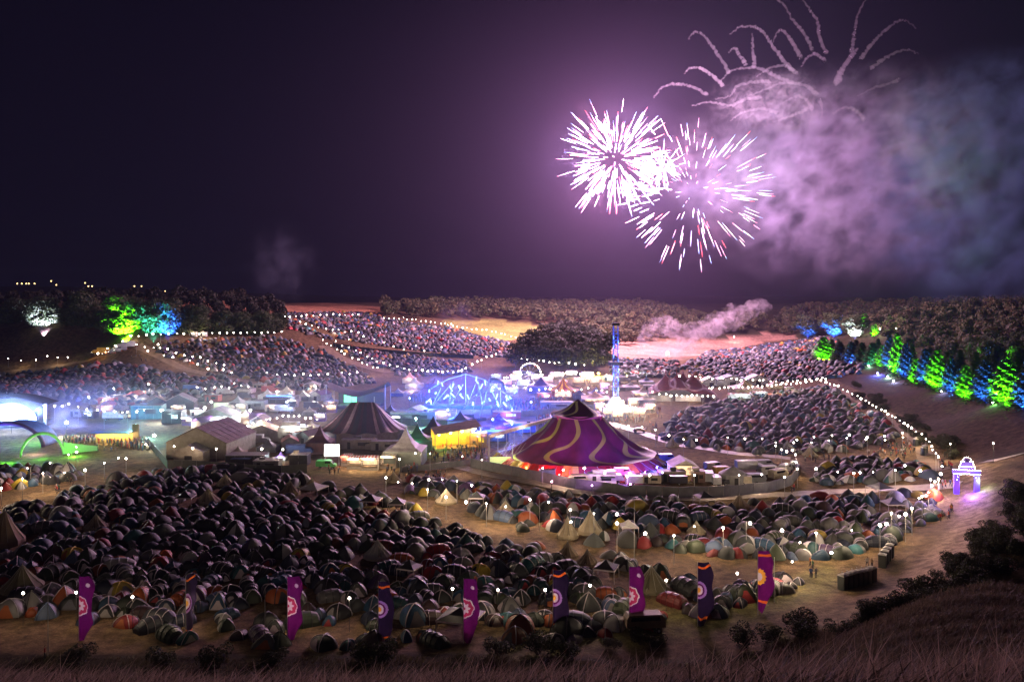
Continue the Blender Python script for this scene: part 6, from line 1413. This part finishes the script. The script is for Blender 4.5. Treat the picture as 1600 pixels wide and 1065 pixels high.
# ------------------------------------------------------------------ fireworks
whs = mat('white_sparks', (1,1,1), emit=(1,.86,.93), es=1.25); reds = mat('red_sparks', (1,.2,.2), emit=(1,.04,.08), es=1.3); blus = mat('blue_sparks', (.4,.6,1), emit=(.08,.50,1), es=1.5); pks = mat('pink_sparks', (1,.6,.8), emit=(1,.16,.28), es=1.4)
FD = 620.
def burst(px, py, rpx, n, rin, label, seed, D=FD, bias=None, lw=(.14,.34), wr=(.12,.26)):
    r_ = random.Random(seed); c = air(px, py, D); k = D / F; R_ = rpx * k
    root = empty('firework_burst', c, 0, label, 'firework'); parts = [MB(), MB(), MB(), MB()]
    for i in range(n):
        d = Vector((r_.gauss(0, 1), r_.gauss(0, 1), r_.gauss(0, 1))).normalized(); d.y *= .75
        b0 = r_.uniform(*rin); L_ = r_.uniform(*lw); a = b0 * R_; e = min(1.0, b0 + L_) * R_
        if bias and bias(d): continue
        rr = r_.uniform(*wr); p0 = d*a; p1 = d*e + Vector((0, 0, -.015*R_*r_.random())); m_ = p0.lerp(p1, .6)
        kk = r_.random(); parts[0 if kk < .50 else 3 if kk < .72 else 1 if kk < .85 else 2].tube([p0, m_, p1], [rr*.45, rr, rr*.35], 5)
        if r_.random() < .7 and kk < .74: parts[r_.choice([1, 2, 2, 3])].tube([p1, p1 + d*(e-a)*.30], [rr*.7, rr*.15], 4)
    for m_, mt, nm in zip(parts, (whs, reds, blus, pks), ('white_sparks', 'red_sparks', 'blue_sparks', 'pink_sparks')):
        if m_.f: tag(m_.build(nm, mt, root), kind='stuff')
    return root
b1 = burst(962, 248, 94, 320, (.22, .78), 'dense white chrysanthemum firework with red tinged rays', 1)
b2 = burst(1083, 300, 122, 210, (.50, .90), 'wider looser firework ball with white and red rays', 2, FD+20, lw=(.09,.22), wr=(.15,.27))
b3 = burst(1036, 262, 40, 70, (.05, .7), 'blinding white knot where the two fireworks meet', 5, FD-15, lw=(.25,.5), wr=(.15,.35))
LK = 1.0
PNK, WHT_ = (1, .48, .78), (1, .80, .95)
LL = [(b1, 30*math.cos(q), 30*math.sin(q), (.95, .62, 1) if i % 2 else (1, .42, .62), 1.0e6, 9) for i, q in enumerate(PI/3*k for k in range(6))]
LL += [(b1, 0, 0, (1, .08, .12), 1.5e5, 10), (b2, 0, 0, (.72, .58, 1), 4e5, 20), (b2, 40, 12, (1, .78, .95), 6e4, 7), (b3, 0, 0, (1, .80, .92), 3.5e5, 10), (b2, 10, -34, (1, .35, .5), 2e5, 8)]
for root, dx, dz, c_, wt_, r in LL:
    lamp((dx, 0, dz), c_, wt_*LK, r, root)

# smoke trails of the spent shell: arching tubes of smoke
tsm = volmat('trail_smoke', (.95,.82,.95), .06)
TR_ = [[(1021,153),(1035,137),(1055,131),(1080,135),(1105,148)],[(1068,115),(1080,106),(1095,107),(1112,117),(1130,135)],[(1075,62),(1083,52),(1095,52),(1107,65),(1122,85),(1138,113)],[(1141,53),(1155,43),(1175,42),(1190,48),(1205,68),(1222,92),(1240,112)],[(1175,52),(1176,75),(1179,103)],
[(1139,83),(1147,75),(1155,87),(1165,100)],[(1200,-6),(1222,5),(1240,33),(1258,55),(1270,80)],[(1250,-6),(1265,15),(1277,33),(1280,55),(1290,83)],[(1357,-6),(1342,20),(1337,40),(1333,65),(1331,80)],[(1432,45),(1415,33),(1400,35),(1375,55),(1360,72),(1345,92)],[(1435,85),(1420,78),(1400,82),(1380,93),(1360,107)],
[(1128,125),(1140,112),(1160,107),(1185,107),(1210,118),(1240,130)],[(1205,75),(1215,50),(1225,50),(1240,70),(1252,90)],[(1252,105),(1262,90),(1275,85),(1290,95)],[(1340,76),(1330,88),(1314,112),(1308,130)],[(1116,155),(1140,150),(1152,135),(1180,128),(1204,127)],[(1170,150),(1195,140),(1225,130),(1260,135),(1275,148)],
[(1080,165),(1110,160),(1140,165),(1165,155),(1190,152)],[(1300,178),(1320,168),(1340,175),(1350,188)],[(1182,120),(1200,108),(1225,103),(1247,115)],[(1340,150),(1365,138),(1390,130),(1405,125)],[(1208,190),(1240,180),(1262,170)],[(1283,185),(1284,165),(1280,158)],[(1140,190),(1160,176),(1190,170),(1215,176)],[(1225,160),(1245,150),(1262,158),(1270,172)]]
tw = ['lowest left', 'short left', 'upper left hooked', 'long double arched', 'straight vertical', 'small hooked', 'long one leaving the top edge at left', 'wavy one reaching the top edge', 'right one reaching the top edge', 'large right hooked', 'faint right', 'middle arched', 'narrow hooked', 'short thick curled', 'thick slanted', 'lower left arched', 'lower middle arched', 'lowest wavy', 'small lower right', 'crossing middle', 'thin slanted right', 'short rising', 'stubby vertical', 'low flat', 'small inner curled']
for i, ln in enumerate(TR_):
    r_ = random.Random(i); D0 = FD + r_.uniform(-25, 35); P = [air(a, b_, D0 + 4*j) for j, (a, b_) in enumerate(ln)]; pts, rs = [], []
    N_ = 10 * (len(P)-1)
    for s in range(N_ + 1):
        f = s / 10; j = min(int(f), len(P)-2); t = f - j; p0, p1, p2, p3 = P[max(j-1, 0)], P[j], P[j+1], P[min(j+2, len(P)-1)]
        q = .5 * ((2*p1) + (p2-p0)*t + (2*p0-5*p1+4*p2-p3)*t*t + (3*p1-p0-3*p2+p3)*t**3)
        pts.append(q + Vector((r_.gauss(0, .34), r_.gauss(0, .4), r_.gauss(0, .34)))); u = s / N_; rs.append((.55 + 1.15 * u) * r_.uniform(.75, 1.3) * (1 if i != 14 else 1.8))
    o = MB().tube(pts, rs, 8).build('smoke_trail', tsm, None, smooth=True); tag(o, tw[i] + ' smoke trail of the spent firework', 'smoke trail', 'arching smoke trails above the bursts')

def smoke(name, c, rad, m, label, rot=(0, 0, 0)):
    b_ = bmesh.new(); bmesh.ops.create_icosphere(b_, subdivisions=3, radius=1); me_ = bpy.data.meshes.new(name); b_.to_mesh(me_); b_.free(); me_.materials.append(m)
    o = link(name, me_, None, c); o.scale = rad; o.rotation_euler = rot; tag(o, label, 'smoke', kind='stuff'); return o
k6 = FD / F
smoke('smoke_bank', air(1350, 275, FD+40), (320*k6, 80, 215*k6), volmat('bank_smoke', (.80,.70,1), .036, 15, .45, .22, 10, .5, 1.0, .13, 1.25), 'great rolling purple smoke bank drifting right of the fireworks', (0, -.10, 0))
smoke('blue_tint_bank', air(1580, 290, FD+30), (300*k6, 75, 245*k6), volmat('blue_tint_smoke', (.36,.54,1), .085, 17, .43, .24, 10, .5, 1.0, .13, 1.25), 'blue tinted far end of the smoke bank at the right edge', (0, 0, 0))  # blue tint stands in for blue light falling on this end
smoke('burst_smoke', air(1115, 262, FD+25), (105*k6, 40, 115*k6), volmat('burst_smoke', (.90,.80,1), .0028, 10, .46, .16, 5, .8, .6, .3), 'mottled smoke hanging inside the second burst')
smoke('trail_smoke_knot', air(1215, 160, FD+10), (125*k6, 35, 62*k6), volmat('knot_smoke', (.92,.78,.95), .016, 9, .49, .14, 5, 1.4, .6, .3), 'tangled smoke below the arching trails')
def glow(name, c, rad, dens, col, label):
    m = bpy.data.materials.new(name); m.use_nodes = True; nt = m.node_tree; nt.nodes.remove(nt.nodes['Principled BSDF']); out = nt.nodes['Material Output']
    v = nt.nodes.new('ShaderNodeVolumePrincipled'); v.inputs['Color'].default_value = (*col, 1); nt.links.new(v.outputs[0], out.inputs['Volume'])
    tc = nt.nodes.new('ShaderNodeTexCoord'); ln = nt.nodes.new('ShaderNodeVectorMath'); ln.operation = 'LENGTH'; nt.links.new(tc.outputs['Object'], ln.inputs[0])
    fr = nt.nodes.new('ShaderNodeMapRange'); fr.interpolation_type = 'SMOOTHSTEP'; fr.inputs[1].default_value = 1; fr.inputs[2].default_value = 0; fr.inputs[3].default_value = 0; fr.inputs[4].default_value = dens
    nt.links.new(ln.outputs['Value'], fr.inputs[0]); nt.links.new(fr.outputs[0], v.inputs['Density'])
    smoke(name, c, rad, m, label)
glow('burst_haze', air(1030, 300, FD+20), (430, 200, 300), 1.5e-4, (.80, .60, 1), 'thin violet powder haze spreading round the fireworks')
glow('site_haze', Vector((-25, 275, 6)), (190, 110, 26), 2.0e-3, (.88, .86, 1), 'thin lit haze over the festival village')
# ground smoke plume drifting from the launch site
pm = volmat('plume_smoke', (.97,.86,.92), .065, 5, .44, .26, 5, .8, 0, .35)
def plume(line, rs, D, m, name, label, jit=1.0, seed=3):
    r_ = random.Random(seed); P = [air(a, b_, D + i*4) for i, (a, b_) in enumerate(line)]; cen = []
    for j in range(len(P)-1):
        n = 7
        for s in range(n): t = s/n; cen.append((P[j].lerp(P[j+1], t), rs[j]*(1-t) + rs[j+1]*t))
    bm2 = bmesh.new()
    o0 = cen[0][0]
    for c, r in cen:
        for _ in range(2):
            q = c - o0 + Vector((r_.gauss(0, r*.35), r_.gauss(0, r*.3), r_.gauss(0, r*.35))) * jit; M2 = Matrix.Translation(q) @ Matrix.Diagonal((r*r_.uniform(.5, .9), r*.7, r*r_.uniform(.45, .8), 1)); bmesh.ops.create_icosphere(bm2, subdivisions=2, radius=1, matrix=M2)
    me_ = bpy.data.meshes.new(name); bm2.to_mesh(me_); bm2.free(); o = link(name, me_, None, o0)
    rm = o.modifiers.new('r', 'REMESH'); rm.mode = 'VOXEL'; rm.voxel_size = max(.8, min(rs)*.4); dm_ = None
    tx = bpy.data.textures.new('puff', 'CLOUDS'); tx.noise_scale = max(rs)*.55; dm_ = o.modifiers.new('d', 'DISPLACE'); dm_.texture = tx; dm_.strength = max(rs)*.55; dm_.mid_level = .55
    bpy.context.view_layer.update(); dg = bpy.context.evaluated_depsgraph_get(); mf_ = bpy.data.meshes.new_from_object(o.evaluated_get(dg)); o.modifiers.clear(); o.data = mf_; mf_.materials.clear(); mf_.materials.append(m); bpy.data.meshes.remove(me_)
    tag(o, label, 'smoke', kind='stuff')
plume([(1006,542),(1004,528),(1015,512),(1035,507),(1055,518),(1075,528),(1100,520),(1130,500),(1165,482),(1200,474)], [2, 4.5, 6.5, 8, 8.5, 8, 9, 9, 8.5, 7], 610, pm, 'launch_smoke', 'pale pink smoke plume curling up from the launch field')
plume([(1050,548),(1075,532),(1110,512),(1150,492)], [3, 5, 6, 7], 625, volmat('plume_thin', (.97,.86,.95), .06, 5, .40, .3, 5, .8, 0, .35), 'thin_launch_smoke', 'second thin smoke plume rising beside the launch floodlight', seed=9)
smoke('main_stage_smoke', air(15, 645, 283), (15, 6, 8), volmat('main_smoke_m', (.85,.92,1), .10, 6, .34, .3, 4, .5, .8, 1.0), 'smoke added to soften the glow of the main stage wall')  # added volume that blurs the glowing stage wall into a halo
smoke('flare_smoke', at(1043, 552, 4) + Vector((0, -4, 5)), (26, 14, 10), volmat('flare_smoke_m', (1,.96,1), .05, 6, .36, .3, 4, .5, .9, .6), 'white mist added to spread the far launch floodlight glare')  # mist volume added to widen the floodlight into a flare
smoke('low_smoke', air(160, 606, 380), (22, 14, 9), volmat('low_smoke_m', (.8,.78,1), .035, 9, .40, .3, 4, .5, .8, 1.0), 'hazy violet smoke over the lower left tents')
smoke('left_sky_smoke', air(440, 415, 640), (34, 20, 38), volmat('sky_wisp', (.7,.75,1), .010, 14, .42, .3, 4, .5, .8, 1.2), 'faint smoke wisps in the dark sky above the orange field')
smoke('crest_smoke', air(715, 500, 520), (16, 12, 17), volmat('crest_wisp', (.7,.6,1), .020, 8, .42, .3, 4, .5, .8, 1.2), 'blue tinged smoke rising over the crest tents')
smoke('stage_smoke', air(104, 662, 285), (8, 6, 7), volmat('stage_smoke_m', (.95,.9,.85), .12, 5, .36, .3, 4, .5, .7, 1.0), 'glowing white smoke beside the left stage')
smoke('arena_smoke', air(735, 612, 345), (38, 14, 11), volmat('arena_smoke_m', (.55,.65,1), .045, 9, .36, .3, 4, .5, .7, 1.2), 'blue lit smoke hanging over the arena')
smoke('left_arena_smoke', air(90, 628, 310), (46, 16, 10), volmat('left_smoke_m', (.5,.6,1), .04, 9, .36, .3, 4, .5, .7, 1.2), 'blue smoke drifting above the left stages')

# the night air over the whole site
hz_ = MB().box(0, 4000, -9, 17000, 9400, 320).build('haze', volmat('night_haze', (.62, .60, 1), 3.5e-5)); tag(hz_, 'thin night air lit by the fireworks', 'haze', kind='stuff')
